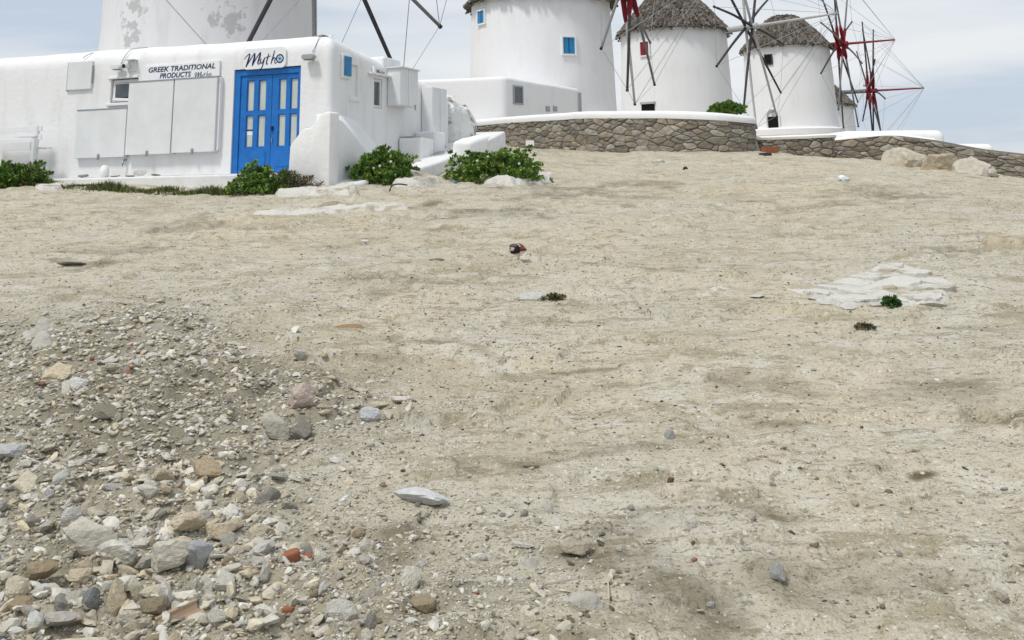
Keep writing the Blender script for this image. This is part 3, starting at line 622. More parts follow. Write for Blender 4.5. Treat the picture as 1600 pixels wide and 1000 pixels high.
windmill('white windmill with domed thatch, arched doorway and dark red furled sails', 1234, 70, 4.55, 10.45, 3.16, 2.93, 2.3, R(30), 3.75, 10.4, 6.0, R(-7), R(0), 3.6, M_MILL, 14,
    wins=((1196, 85, 1206, 101, M_WOODD, M_DARK, 0),), door=(1201, 183, 1216, 205, M_DARK, 1), mats=((M_WOODD, M_WOODG), M_WOODD, M_REDP), srad=.07, swrap=1.25)
windmill('farthest windmill mostly hidden behind another, with bright red sail wraps', 1273, 84, 1.6, 7.35, 3.2, 2.95, 2.3, R(12), 4.5, 8.4, 5.9, R(10), R(1), 4.2, M_MILL, 15, mats=((M_WOODD,), M_WOODG, M_REDP), srad=.075, swrap=1.5)

# low white house below the blue-windowed mill
def vnear(p): return Vector((p.x, p.y))
hc = [Vector((-.36, 37.0)), Vector((2.75, 41.4)), Vector((-.5, 43.5)), Vector((-4.2, 38.0))]
hb = Vector((-.36, 37.0, 3.3)); hr = thing('white_house', 'low flat white house with grey window in front of the blue-shuttered windmill', 'house', hb)
smooth_by_angle(block([h-vnear(hb) for h in hc], -.4, [2.12, 2.0, 2.1, 2.14], .16, .22, step=.4).build('walls', M_MILL, hr), 60)
dv = (hc[1]-hc[0]).normalized(); ang = math.atan2(dv.y, dv.x); nn = Vector((dv.y, -dv.x, 0))
def house_face(u, v): return on_plane(u, v, (hc[0].x, hc[0].y, 0), nn)-hb
a, b = house_face(801, 133), house_face(817, 164); c = (a+b)/2; hw_ = (Vector((a.x, a.y))-Vector((b.x, b.y))).length/2; hh_ = abs(a.z-b.z)/2
f_ = MB()
for q in ((-hw_, hw_, -hh_, -hh_+.06), (-hw_, hw_, hh_-.06, hh_), (-hw_, -hw_+.07, -hh_+.06, hh_-.06), (hw_-.07, hw_, -hh_+.06, hh_-.06)): f_.box(q[0], q[1], -.04, .05, q[2], q[3])
wo = f_.build('window', M_GREYEDGE, hr, loc=c, rz=ang); MB().box(-hw_+.07, hw_-.07, -.015, .05, -hh_+.06, hh_-.06).build('pane', M_GLASS, wo)
for u0, u1 in ((852, 859), (864, 870)):
    a, b = house_face(u0, 168), house_face(u1, 172); MB().box(-.14, .14, -.03, .05, -.1, .1).build('vent', M_GREYEDGE, hr, loc=(a+b)/2, rz=ang)
a = house_face(903, 158); MB().tube([(a.x+.1, a.y, a.z+.35), (a.x+.1, a.y, a.z-.9)], .05, 8).build('drain_pipe', M_METAL, hr)
# white roofs beyond the right-hand wall
def roof_block(u0, u1, v, d, dep, zb, label, name='white_building'):
    a, b = at(u0, v, d), at(u1, v, d); bs = Vector(((a.x+b.x)/2, d, zb)); hw = (b.x-a.x)/2; z = (a.z+b.z)/2-zb
    o = block([(-hw, 0), (hw, 0), (hw, dep), (-hw, dep)], -1, [z, z-.03, z, z], .28, .35, step=.6).build(name, M_WHITE2, loc=bs); smooth_by_angle(o, 60); return tag(o, label, 'building')
roof_block(1312, 1478, 203, 36, 6, .5, 'low white flat roof with rounded edges showing over the sloping wall')
roof_block(1488, 1556, 224, 42, 5, -1, 'small far white roof peeping over the wall near the right edge')
# whitewashed apron between the two right-hand walls
p_ = at(1325, 222, 31.5); ap = MB(); ap.prism([(-1.1, -1.0), (-1.05, .12), (-.5, .28), (.4, .36), (1.6, .34), (2.6, .16), (2.7, -1.0)], 'y', -.4, .9)
o = ap.build('whitewashed_ledge', M_WHITE2, loc=(p_.x+.1, 31.8, p_.z-.15), rz=R(-25), bevel=.1, segs=3); smooth_by_angle(o, 50); tag(o, 'white plastered ledge curving up behind the bend of the stone walls', 'ledge')

# ================================================================== THE SHOP (local frame: x along the front to the right, y into the building, corner at 0,0)
TH = R(20); SC = at(515, 280, 18.6); SX = Vector((math.cos(TH), -math.sin(TH), 0)); SY = Vector((math.sin(TH), math.cos(TH), 0)); ZB = 1.5
def fac(u, v, off=0.0):
    p = on_plane(u, v, SC-SY*off, SY)-SC; return p.dot(SX), p.z+SC.z
def sid(u, v, off=0.0):
    p = on_plane(u, v, SC+SX*off, SX)-SC; return p.dot(SY), p.z+SC.z
def shop_pt(x, y, z): q = Vector((SC.x, SC.y, 0))+SX*x+SY*y; return Vector((q.x, q.y, z))
def shop_mesh(mb, name, m, label, cat, group=None, smooth=False, **k):
    """a thing of one mesh, built in the shop frame with absolute z, its origin moved to its own base"""
    xs = [v[0] for v in mb.v]; ys = [v[1] for v in mb.v]; z0 = min(v[2] for v in mb.v); c = ((min(xs)+max(xs))/2, (min(ys)+max(ys))/2, z0)
    mb.v = [(v[0]-c[0], v[1]-c[1], v[2]-c[2]) for v in mb.v]
    return tag(mb.build(name, m, loc=shop_pt(*c), rz=-TH, smooth=smooth, **k), label, cat, group)
def shop_root(name, label, cat, x, y, z, group=None): return thing(name, label, cat, shop_pt(x, y, z), -TH, group)
DX0, DX1, DZ0, DZ1 = -2.17, -.67, 1.81, 3.80
shop = shop_root('shop', 'long low white plastered shop with blue double door and white shutters', 'shop', 0, 0, ZB)
def sp(mb, name, m, parent=None, **k):
    mb.v = [(v[0], v[1], v[2]-ZB) for v in mb.v]; return mb.build(name, m, parent or shop, **k)
wx0, wz1 = fac(174, 124); wx1, wz0 = fac(214, 159)
sx0, sz1 = sid(584, 122); sx1, sz0 = sid(597, 170)
nx0, nz1 = sid(548, 100); nx1, nz0 = sid(559, 152)
holes = [('y', 0, DX0, DX1, DZ0-ZB, DZ1-ZB, .16, 1), ('y', 0, wx0, wx1, wz0-ZB, wz1-ZB, .16, 1), ('x', 0, sx0, sx1, sz0-ZB, sz1-ZB, .12, -1), ('x', 0, nx0, nx1, nz0-ZB, nz1-ZB, .05, -1)]
body = block([(0, 0), (0, 5.5), (-12, 6.5), (-12, 0)], -.6, [4.38-ZB, 3.72-ZB, 4.3-ZB, 4.47-ZB], .34, .16, holes, step=.5, wob=.05).build('walls', M_WHITE, shop)
smooth_by_angle(body, 50)
# rough old end of the side wall
rb_ = block([(.12, 5.42), (.16, 6.85), (-1.6, 6.9), (-1.6, 5.42)], 0, [3.62-ZB, 3.42-ZB, 3.5-ZB, 3.6-ZB], .45, .15, step=.12)
bmx = rb_.mesh('rough_wall', sub=2)
for v_ in bmx.vertices: v_.co += Vector(mnoise.noise_vector(v_.co*4.5))*.05+Vector(mnoise.noise_vector(v_.co*12))*.025
ro = link('rough_wall', bmx, M_ROUGH, shop, smooth=True); tag(ro, 'rough whitewashed rubble end wall')
# double door
def door():
    fr = MB(); fr.box(DX0, DX0+.13, .03, .15, DZ0, DZ1-.02); fr.box(DX1-.07, DX1, .03, .15, DZ0, DZ1-.02); fr.box(DX0+.13, DX1-.07, .03, .15, DZ1-.13, DZ1-.02)
    sp(fr, 'door_frame', M_BLUE, bevel=.006)
    for x0, x1, panes in ((DX0+.135, -1.335, ((-1.90, -1.735), (-1.635, -1.465))), (-1.325, DX1-.075, ((-1.18, -1.015), (-.925, -.76)))):
        zt = DZ1-.135; zs = ((3.575, 2.985), (2.905, 2.30)); lf = MB()
        cuts = [x0, panes[0][0], panes[0][1], panes[1][0], panes[1][1], x1]
        for a, b in ((cuts[0], cuts[1]), (cuts[2], cuts[3]), (cuts[4], cuts[5])): lf.box(a, b, .055, .115, DZ0+.01, zt)
        for a, b in ((cuts[1], cuts[2]), (cuts[3], cuts[4])):
            lf.box(a, b, .057, .113, zs[0][0], zt-.002); lf.box(a, b, .057, .113, zs[1][0], zs[0][1]); lf.box(a, b, .057, .113, DZ0+.012, zs[1][1])
        d_ = sp(lf, 'door', M_BLUE)
        for a, b in panes:
            for t_, bt in zs:
                p = MB().box(a-.004, b+.004, .088, .10, bt-.004, t_+.004); sp(p, 'pane', M_CURT, d_)
                m_ = MB()
                for q in ((a, a+.014, bt, t_), (b-.014, b, bt, t_), (a+.014, b-.014, t_-.014, t_), (a+.014, b-.014, bt, bt+.014)): m_.box(q[0], q[1], .070, .087, q[2], q[3])
                sp(m_, 'glazing_bead', M_BLUE, d_)
        pm_ = MB().box(x0+.12, x1-.10, .045, .054, DZ0+.12, DZ0+.40); sp(pm_, 'lower_panel', M_BLUE, d_, bevel=.008)
    lk = MB().box(-1.315, -1.275, .02, .056, 2.60, 2.68); sp(lk, 'door_lock', M_NAVY)
    st_ = MB().box(-1.915, -1.725, .084, .0875, 2.53, 2.60); sp(st_, 'door_sticker', M_SIGN)
    st_ = MB().box(-1.915, -1.725, .083, .0875, 2.615, 2.64); sp(st_, 'door_sticker', M_DKLET)
    kn = MB().box(-1.30, -1.285, .03, .056, 2.38, 2.46); sp(kn, 'door_handle', M_METAL)
door()
# tilted window behind the tall shutter
f_ = MB(); t_ = .05
for a in ((wx0+.02, wx1-.02, wz0+.02, wz0+.02+t_), (wx0+.02, wx1-.02, wz1-.02-t_, wz1-.02), (wx0+.02, wx0+.02+t_, wz0+.02+t_, wz1-.02-t_), (wx1-.02-t_, wx1-.02, wz0+.02+t_, wz1-.02-t_)): f_.box(a[0], a[1], .05, .10, a[2], a[3])
wo = sp(f_, 'window', M_BOARD)
MB().box(wx0+.02, wx1-.02, .11, .14, wz0+.02-ZB, wz1-.02-ZB).build('window_reveal', M_DARK, wo)
cz = wz0+.05; hs = (wz1-wz0)-.10; sa = MB(); ww = wx1-wx0-.06
for a in ((0, ww, 0, .055), (0, ww, hs-.055, hs), (0, .06, .055, hs-.055), (ww-.06, ww, .055, hs-.055)): sa.box(a[0], a[1], -.045, 0, a[2], a[3])
so_ = sa.build('window_sash', M_BOARD, wo, loc=(wx0+.05, .05, cz-ZB)); so_.rotation_euler = (R(-9), R(4), 0)
MB().box(.06, ww-.06, -.03, -.02, .055, hs-.055).build('pane', M_GLASS, so_) if False else None
gl = MB().box(wx0+.11, wx1-.1, .015, .024, wz0+.11-ZB, wz1-.11-ZB).build('pane', M_GLASS, wo); 
led = MB().box(wx0-.06, wx1, -.035, .02, wz1, wz1+.045); sp(led, 'window_ledge', M_WHITE, bevel=.01)
sil = MB().box(wx0-.05, wx1, -.05, .02, wz0-.06, wz0); sp(sil, 'window_sill', M_WHITE, bevel=.01)
# board shutters on the front
def shutter(x0, x1, z0, z1, dep, side_w=0):
    b_ = MB().box(x0, x1, -dep, .0, z0, z1); o = sp(b_, 'shutter', M_BOARD, bevel=.006)
    t_ = MB().box(x0-.012, x1+.012, -dep-.012, .02, z1, z1+.018); sp(t_, 'drip_edge', M_GREYEDGE, o)
    l_ = MB().box((x0+x1)/2-.02, (x0+x1)/2+.02, -dep-.022, -dep, z0-.045, z0+.07); sp(l_, 'latch', M_METAL, o)
    return o
x0, z1 = fac(121, 173, .10); x1, z0 = fac(195, 245, .10); shutter(x0, x1-.03, z0, z1, .10); g_ = MB().box(x1-.028, x1+.012, -.075, 0, z0, z1); sp(g_, 'shutter_gap', M_GREYEDGE)
x0, z1 = fac(202, 129, .14); xm, z0 = fac(266, 240, .14); x2, _ = fac(334, 236, .14)
shutter(x0, xm-.015, z0, z1, .14); shutter(xm+.015, x2, z0+.01, z1+.005, .14)
g_ = MB().box(xm-.013, xm+.013, -.12, 0, z0, z1); sp(g_, 'shutter_gap', M_GREYEDGE)
xs_, _ = fac(345, 230); b_ = MB().box(x2+.002, xs_, -.09, 0, z0+.03, z1+.0); sp(b_, 'side_board', M_BOARD, bevel=.006)
x0, z1 = fac(110, 98); x1, z0 = fac(144, 139); b_ = MB().box(x0, x1, -.05, 0, z0, z1); hatch = sp(b_, 'wall_hatch', M_BOARD, bevel=.006); h_ = MB().box(x0-.02, x0-.002, -.04, 0, z0-.02, z1); sp(h_, 'hinge_strip', M_GREYEDGE, hatch)
h_ = MB().box(x1+.002, x1+.014, -.05, 0, z0+.12, z1-.1); sp(h_, 'hinge_strip', M_GREYEDGE, hatch)
# pipe stub below the shutters, cables over the roof edge
x0, z0 = fac(197, 250); p = MB().tube([(x0, 0, z0), (x0, -.07, z0), (x0, -.08, z0-.06), (x0-.02, -.08, z0-.12)], .022, 8); sp(p, 'tap', M_METAL)
def cable(pts, name='cable', r=.008): c_ = MB().tube(cat_rom(pts, 5), r, 5); return sp(c_, name, M_WIRE)
x0, z0 = fac(490, 84); cable([(x0+.02, .35, 4.40), (x0+.05, .12, 4.33), (x0+.03, -.01, 4.12), (x0-.02, -.014, z0+.04)])
x0, z0 = fac(190, 100); cable([(x0+.2, .5, 4.46), (x0+.15, .1, 4.38), (x0+.06, -.01, 4.2), (x0, -.014, z0)])
x0, z0 = fac(130, 92); cable([(x0+.14, .5, 4.46), (x0+.1, .1, 4.36), (x0, -.01, z0+.02)])
# side-wall fittings
y0, z1 = sid(532.5, 84); y1, z0 = sid(545.5, 124); b_ = MB().box(0, .05, y0, y1, z0, z1); f2 = sp(b_, 'window_frame', M_WHITE, bevel=.01)
b_ = MB().box(.052, .07, y0+.05, y1-.03, z0+.05, z1-.04); sp(b_, 'blue_shutter', M_SKYB, f2)
b_ = MB().box(-.01, .04, nx0-.04, nx1+.04, nz0-.09, nz0); sp(b_, 'niche_sill', M_WHITE, bevel=.01)
w_ = MB(); t_ = .05
for a in ((sx0+.01, sx1-.01, sz0+.01, sz0+.01+t_), (sx0+.01, sx1-.01, sz1-.01-t_, sz1-.01), (sx0+.01, sx0+.01+t_, sz0+.01+t_, sz1-.01-t_), (sx1-.01-t_, sx1-.01, sz0+.01+t_, sz1-.01-t_)): w_.box(-.07, -.02, a[0], a[1], a[2], a[3])
wo = sp(w_, 'window', M_BOARD); g_ = MB().box(-.06, -.05, sx0+.06, sx1-.06, sz0+.06, sz1-.06); sp(g_, 'pane', M_GLASS, wo)
l_ = MB().box(0, .10, sx0-.25, sx1+.35, sz1+.06, sz1+.10); sp(l_, 'window_ledge', M_WHITE, bevel=.01)
y0, z1 = sid(605, 107); y0 -= .1; z0 = sid(605, 165)[1]-.12; y1 = sid(654, 140, .33)[0]
cb = MB().box(0.01, .30, y0+.1, y1, z0+.12, z1); co = sp(cb, 'wall_cabinet', M_BOARD, bevel=.006)
b_ = MB().box(.302, .316, y0+.10, (y0+y1)/2-.008, z0+.12, z1); sp(b_, 'cabinet_door', M_BOARD, co, bevel=.004); b_ = MB().box(.302, .316, (y0+y1)/2+.008, y1, z0+.12, z1); sp(b_, 'cabinet_door', M_BOARD, co, bevel=.004)
b_ = MB().box(-.0, .35, y0+.06, y1+.04, z1+.002, z1+.03); sp(b_, 'cabinet_top', M_BOARD, co)
b_ = MB().box(.317, .335, (y0+y1)/2+.3, (y0+y1)/2+.33, z0+.05, z0+.16); sp(b_, 'latch', M_METAL, co)
y0, z1 = sid(658, 137); z0 = sid(680, 213, .28)[1]; y1 = sid(697, 170, .28)[0]; ym = (y0+y1)/2
tb = MB().box(.01, .28, y0, y1, z0, z1); to = sp(tb, 'tall_cabinet', M_BOARD, bevel=.006)
b_ = MB().box(.283, .297, y0, ym-.008, z0, z1); sp(b_, 'cabinet_door', M_BOARD, to, bevel=.004); b_ = MB().box(.283, .297, ym+.012, y1, z0, z1); sp(b_, 'cabinet_door', M_BOARD, to, bevel=.004)
b_ = MB().box(.281, .286, ym-.006, ym+.01, z0, z1); sp(b_, 'door_gap', M_DARK, to)
b_ = MB().box(-.75, -.05, 2.2, 3.0, 3.9, 4.18); sp(b_, 'roof_box', M_WHITE, bevel=.05, segs=3)
# stair parapet hugging the corner
def zc(v, u=480, off=.62): return fac(u, v, off)[1]
pts = [fac(u, v, .62) for u, v in ((450, 276), (453, 229), (458, 221), (470, 206), (475, 201), (487, 199), (491, 192), (499, 181), (504, 177), (514, 174))]
poly = pts+[(pts[-1][0]+.03, pts[-1][1]-.03), (pts[-1][0]+.03, 1.35), (pts[0][0], 1.35)]
st_ = shop_root('stair_parapet', 'white plastered stepped parapet and sloping buttress at the shop corner beside the blue door', 'parapet', -.4, -.4, 1.4)
def stp(mb, name, m=M_WHITE2, **k):
    mb.v = [(v[0]+.4, v[1]+.4, v[2]-1.4) for v in mb.v]; return mb.build(name, m, st_, **k)
zt = pts[-1][1]; x_r = pts[-1][0]+.10
o = stp(MB().prism(poly, 'y', -.62, -.30), 'parapet', bevel=.06, segs=3); smooth_by_angle(o, 50)
stn = [(-.40, -.02, -.04, .24), (.0, -.01, -.14, .26), (.3, -.0, -.34, .28), (.6, -.03, -.54, .30), (.95, -.10, -.72, .32), (1.3, -.30, -.86, .33), (1.7, -.52, -.96, .34), (2.05, -.74, -1.08, .34), (2.25, -1.05, -1.3, .30)]
bt = MB(); vs_ = []
for q_, a_, b_, w_ in stn: vs_ += [(-.08, q_, 1.3), (-.08, q_, zt+a_), (.05, q_, zt+a_), (w_, q_, zt+b_), (w_+.02, q_, 1.3)]
n5 = len(stn); fs = [(i*5+k, i*5+(k+1) % 5, (i+1)*5+(k+1) % 5, (i+1)*5+k) for i in range(n5-1) for k in range(5)]+[(0, 1, 2, 3, 4), tuple(n5*5-1-k for k in range(5))]
o = stp(bt.add(vs_, fs), 'buttress', bevel=.03, segs=2); smooth_by_angle(o, 55)
# front terrace slab and paved alley
sl = MB().prism([(-7.7, -.55), (-7.2, -.72), (-4, -.70), (-1.2, -.68), (-.55, -.66), (-.55, 0), (-7.9, 0)], 'z', 1.2, 1.795)
slab = tag(sl.build('terrace_slab', M_PATH, loc=shop_pt(0, 0, 0), rz=-TH, bevel=.03, segs=2), kind='structure')
rr_ = random.Random(4)
def flags(parent, poly_fn, L_, H_, n, xo, yo, zf, seed, m=M_FLAG):
    for c in cells(L_, H_, n, .75, random.Random(seed)):
        q = chamfer(shrink(c, .035), .15)
        q = [(x+xo, y+yo) for x, y in q]
        if area(q) < .02 or not all(poly_fn(x, y) for x, y in q): continue
        k = len(q); cx = sum(p[0] for p in q)/k; cy = sum(p[1] for p in q)/k
        vs_ = [(x-cx, y-cy, zf(x, y)-zf(cx, cy)-.03) for x, y in q]+[(x-cx, y-cy, zf(x, y)-zf(cx, cy)+.008) for x, y in q]+[(( x-cx)*.94, (y-cy)*.94, zf(x, y)-zf(cx, cy)+.014) for x, y in q]
        MB().add(vs_, [(i, (i+1) % k, k+(i+1) % k, k+i) for i in range(k)]+[(k+i, k+(i+1) % k, 2*k+(i+1) % k, 2*k+i) for i in range(k)]+[tuple(2*k+i for i in range(k))]).build('paving_stone', m, parent, loc=(cx, cy, zf(cx, cy)))
flags(slab, lambda x, y: -7.2 < x < -.7 and -.60 < y < -.06, 6.6, .64, 22, -7.25, -.7, lambda x, y: 1.795, 21)
az_ = lambda x, y: 1.62+.155*(y+.2)+.006*math.sin(y*3)-.02*max(0, x-1)
al = [(-1.0, -.78), (-.3, -.88), (.3, -.72), (.75, -.25), (1.0, .4), (1.15, 1.2), (1.22, 2.2), (1.15, 3.4), (.98, 5.0), (.75, 6.8), (.6, 7.6), (-.3, 7.6), (-.3, 0), (-1.0, -.3)]
def in_al(x, y, P=al):
    c = False
    for i in range(len(P)):
        (x0, y0), (x1, y1) = P[i], P[(i+1) % len(P)]
        if (y0 > y) != (y1 > y) and x < (x1-x0)*(y-y0)/(y1-y0)+x0: c = not c
    return c
bm = bmesh.new(); vv = [bm.verts.new((x, y, az_(x, y)-.9)) for x, y in al]; f = bm.faces.new(vv)
r_ = bmesh.ops.extrude_face_region(bm, geom=[f]); top = [g for g in r_['geom'] if isinstance(g, bmesh.types.BMVert)]
for v_ in top: v_.co.z = az_(v_.co.x, v_.co.y)
bmesh.ops.recalc_face_normals(bm, faces=bm.faces); bmesh.ops.triangulate(bm, faces=[f_ for f_ in bm.faces if len(f_.verts) > 4])
bmesh.ops.bevel(bm, geom=[e_ for e_ in bm.edges if all(v_ in top for v_ in e_.verts) and e_.calc_face_angle(0) > .8], offset=.06, segments=3, affect='EDGES', profile=.5)
me = bpy.data.meshes.new('alley'); bm.to_mesh(me); bm.free(); alley = tag(link('alley_path', me, M_PATH, None, shop_pt(0, 0, 0), -TH), kind='structure'); smooth_by_angle(alley, 50)
flags(alley, lambda x, y: in_al(x*1.03, y) and in_al(x, y-.1) and not (x < .5 and y < 2.0 and y > -.6), 2.9, 8.8, 90, -1.1, -1.25, az_, 22)
# blocks, low wall, leaning board in the alley
def pblock(name, label, cat, x0, x1, y0, y1, z0, z1, m=M_WHITE2, bev=.05, wob=.03):
    return smooth_by_angle(shop_mesh(MB().box(x0, x1, y0, y1, z0, z1), name, m, label, cat, bevel=bev, segs=3, sub=2, wobble=wob, wscale=2.2), 50)
pblock('masonry_seat', 'low white plastered block seat against the side wall under the cabinet', 'seat', .02, .58, 2.75, 3.3, 1.7, 2.50)
pblock('masonry_seat', 'second white plastered block, farther back, below the tall cabinet', 'seat', .04, .52, 3.5, 4.05, 1.8, 2.66)
lb = MB().box(.33, .36, -.03, .5, 0, .5); o = shop_mesh(MB().box(.0, .03, -.12, .12, 0, .42), 'leaning_board', M_BLACK, 'dark board leaning under the tall cabinet in the alley', 'board'); o.location = shop_pt(.36, 4.35, 2.27); o.rotation_euler = (0, R(-24), -TH)
sb = MB().box(.04, .34, 2.8, 3.2, 2.51, 2.54); shop_mesh(sb, 'slate_piece', M_FLAG, 'thin grey slab lying on the nearer white block seat', 'slab')
a = at(706, 263, 21.4); b = at(739, 263, 21.4); c_ = at(776, 245, 25.2); zt0 = at(706, 221, 21.4).z; zt1 = at(776, 209, 25.2).z
lw = MB(); vs_ = []
dirv = Vector((c_.x-b.x, c_.y-b.y))
for (p, zz_) in ((Vector((a.x, a.y)), zt0), (Vector((b.x, b.y)), zt0-.02), (Vector((b.x, b.y))+dirv, zt1), (Vector((a.x, a.y))+dirv*1.02, zt1+.02)): vs_.append((p.x-a.x, p.y-a.y, 1.5-1.5)); vs_.append((p.x-a.x, p.y-a.y, zz_-1.5))
lw.add(vs_, [(0, 2, 4, 6), (1, 7, 5, 3), (0, 1, 3, 2), (2, 3, 5, 4), (4, 5, 7, 6), (6, 7, 1, 0)])
o = lw.build('low_wall', M_WHITE2, loc=(a.x, a.y, 1.5), bevel=.09, segs=4, sub=3, wobble=.035, wscale=2.5); smooth_by_angle(o, 60); tag(o, 'thick low white rounded wall beside the alley, behind the largest bush', 'low wall')
# signs
def text_mesh(body, size, shear=.22, offset=.0, align='CENTER'):
    c = bpy.data.curves.new('text', 'FONT'); c.body = body; c.size = size; c.shear = shear; c.offset = offset; c.align_x = align; c.extrude = .003; c.resolution_u = 3
    o = bpy.data.objects.new('text', c); COL.objects.link(o); dg = bpy.context.evaluated_depsgraph_get(); me = bpy.data.meshes.new_from_object(o.evaluated_get(dg)); bpy.data.objects.remove(o); bpy.data.curves.remove(c); return me
SCRIPT = [([(2, 47), (15, 33), (28, 23), (34, 22)], [1, 2, 3, 2.5]), ([(35, 21), (30, 40), (24, 58), (14, 84)], [3, 6, 6.5, 4]), ([(15, 82), (32, 58), (46, 38), (60, 20)], [2.5, 3, 3, 2]), ([(62, 20), (60, 42), (54, 62), (50, 80)], [4, 7, 7, 4]),
    ([(51, 78), (64, 55), (78, 34), (92, 18)], [2.5, 3, 3, 2]), ([(94, 17), (90, 38), (83, 58), (80, 70), (85, 74), (94, 68)], [4, 7, 6, 4, 2.5, 1.2]),
    ([(98, 48), (94, 62), (99, 70), (108, 64), (116, 48)], [3, 4, 3.5, 2.5, 3]), ([(117, 46), (112, 66), (106, 86), (98, 98), (92, 94)], [3.5, 4, 3.5, 2.5, 1.2]),
    ([(140, 26), (134, 48), (128, 68), (130, 78), (138, 72)], [2.5, 4, 4, 2.5, 1.2]), ([(116, 46), (135, 42), (152, 38)], [1.5, 2.5, 1.5]),
    ([(172, 14), (166, 36), (159, 58), (154, 76)], [2.5, 4, 4, 3]), ([(156, 70), (164, 54), (172, 48), (177, 52), (174, 66), (178, 76), (186, 70)], [1.5, 2.5, 3, 3.5, 3.5, 2.5, 1.2])]
def script_word(scale, depth=.003):
    mb = MB()
    for pts, ws in SCRIPT:
        P_ = cat_rom([(x, -y, 0) for x, y in pts], 5); W_ = np.interp(np.linspace(0, len(ws)-1, len(P_)), range(len(ws)), ws); L2 = []; R2 = []
        for i, p in enumerate(P_):
            t = (P_[min(i+1, len(P_)-1)]-P_[max(i-1, 0)]).normalized(); n_ = Vector((-t.y, t.x, 0)); L2.append(p+n_*W_[i]*.5*1.25); R2.append(p-n_*W_[i]*.5*1.25)
        k = len(P_); fr = [(v.x*scale, -depth, v.y*scale) for v in L2+R2]; bk = [(v.x*scale, 0, v.y*scale) for v in L2+R2]; vs_ = fr+bk; fs = []
        for i in range(k-1): fs.append((i, i+1, k+i+1, k+i)); fs.append((i, 2*k+i, 2*k+i+1, i+1)); fs.append((k+i, k+i+1, 3*k+i+1, 3*k+i))
        mb.add(vs_, fs)
    return mb
def ring(cx, cz, r0, r1, y, n=28):
    mb = MB(); vs_ = []; 
    for k in range(n):
        c, s_ = math.cos(2*PI*k/n), math.sin(2*PI*k/n); vs_ += [(cx+r0*c, y, cz+r0*s_), (cx+r1*c, y, cz+r1*s_)]
    mb.add(vs_, [(2*k, 2*((k+1) % n), 2*((k+1) % n)+1, 2*k+1) for k in range(n)]); return mb
# door sign
x0, zt_ = fac(381, 77, .04); x1, zb_ = fac(446, 105, .04); bx, bz = (x0+x1)/2, zb_; wS, hS = (x1-x0), (zt_-zb_)
sg = shop_root('shop_sign', 'white rounded sign with navy script lettering and eye emblem over the blue door', 'sign', bx, 0, bz)
rc = .09; outl = []
for cx, cz, a0 in ((wS/2-rc, hS-rc, 0), (-wS/2+rc, hS-rc, 90), (-wS/2+rc, rc, 180), (wS/2-rc, rc, 270)):
    for k in range(6): outl.append((cx+rc*math.cos(R(a0+18*k)), cz+rc*math.sin(R(a0+18*k))))
MB().prism(outl, 'y', -.045, -.005).build('board', M_SIGN, sg, bevel=.006)
k_ = wS/236*1.0; lt = script_word(k_, .006); ox, oz = -wS/2+.012, hS*.97
lt.build('lettering', M_NAVY, sg, loc=(ox, -.046, oz+.0))
ex, ez = ox+202*k_, oz-54*k_
em = ring(0, 0, 15*k_, 21.5*k_, 0).build('eye_emblem', M_NAVY, sg, loc=(ex, -.049, ez)); ring(0, 0, 4.5*k_, 11*k_, -.0005).build('iris', M_EYEB, em); ring(0, 0, 0.01*k_, 4.2*k_, -.001).build('pupil', M_NAVY, em)
# long sign
x0, zt_ = fac(223, 104, .05); x1, _ = fac(343, 97, .05); _, zb_ = fac(223, 127, .05); zt2 = fac(343, 97, .05)[1]; zb2 = fac(342, 121, .05)[1]
ls = shop_root('shop_sign', 'wide white sign in dark capitals above the tall shutters', 'sign', (x0+x1)/2, 0, zb_); wS = x1-x0; hS = (zt_+zt2)/2-(zb_+zb2)/2
MB().prism([(-wS/2, .0), (wS/2, .0), (wS/2, hS+.02), (-wS/2, hS-.005)], 'y', -.05, -.006).build('board', M_SIGN, ls, bevel=.004)
for body_, px, pz, size in (('GREEK TRADITIONAL', .02, hS*.56, .142), ('PRODUCTS', -.12, hS*.12, .142)):
    me = text_mesh(body_, size, .2, .0015); o = link('lettering', me, M_DKLET, ls, (px, -.053, pz)); o.rotation_euler = (PI/2, 0, 0); wd = max(v.co.x for v in me.vertices)-min(v.co.x for v in me.vertices); o.scale.x = (1.60 if 'GREEK' in body_ else .75)/wd
kk = .36/186; script_word(kk, .003).build('lettering', M_DKLET, ls, loc=(.33, -.051, hS*.50)); ring(0, 0, 10*kk, 17*kk, 0).build('eye_emblem', M_DKLET, ls, loc=(.33+202*kk, -.054, hS*.50-56*kk))
# small side sign
y0, zt_ = sid(585, 104, .06); y1, zb_ = sid(602, 118, .06); ss = shop_root('shop_sign', 'small white sign with dark script above the side window', 'sign', .06, (y0+y1)/2, zb_); wS = y1-y0; hS = zt_-zb_
MB().box(-.055, .0, -wS/2, wS/2, 0, hS).build('board', M_SIGN, ss, bevel=.004)
kk = wS*.8/225; o = script_word(kk, .003).build('lettering', M_DKLET, ss, loc=(.001, -wS*.38, hS*.9), rz=PI/2); e_ = ring(0, 0, 12*kk, 20*kk, 0).build('eye_emblem', M_DKLET, ss, loc=(.004, -wS*.38+205*kk, hS*.9-55*kk), rz=PI/2)
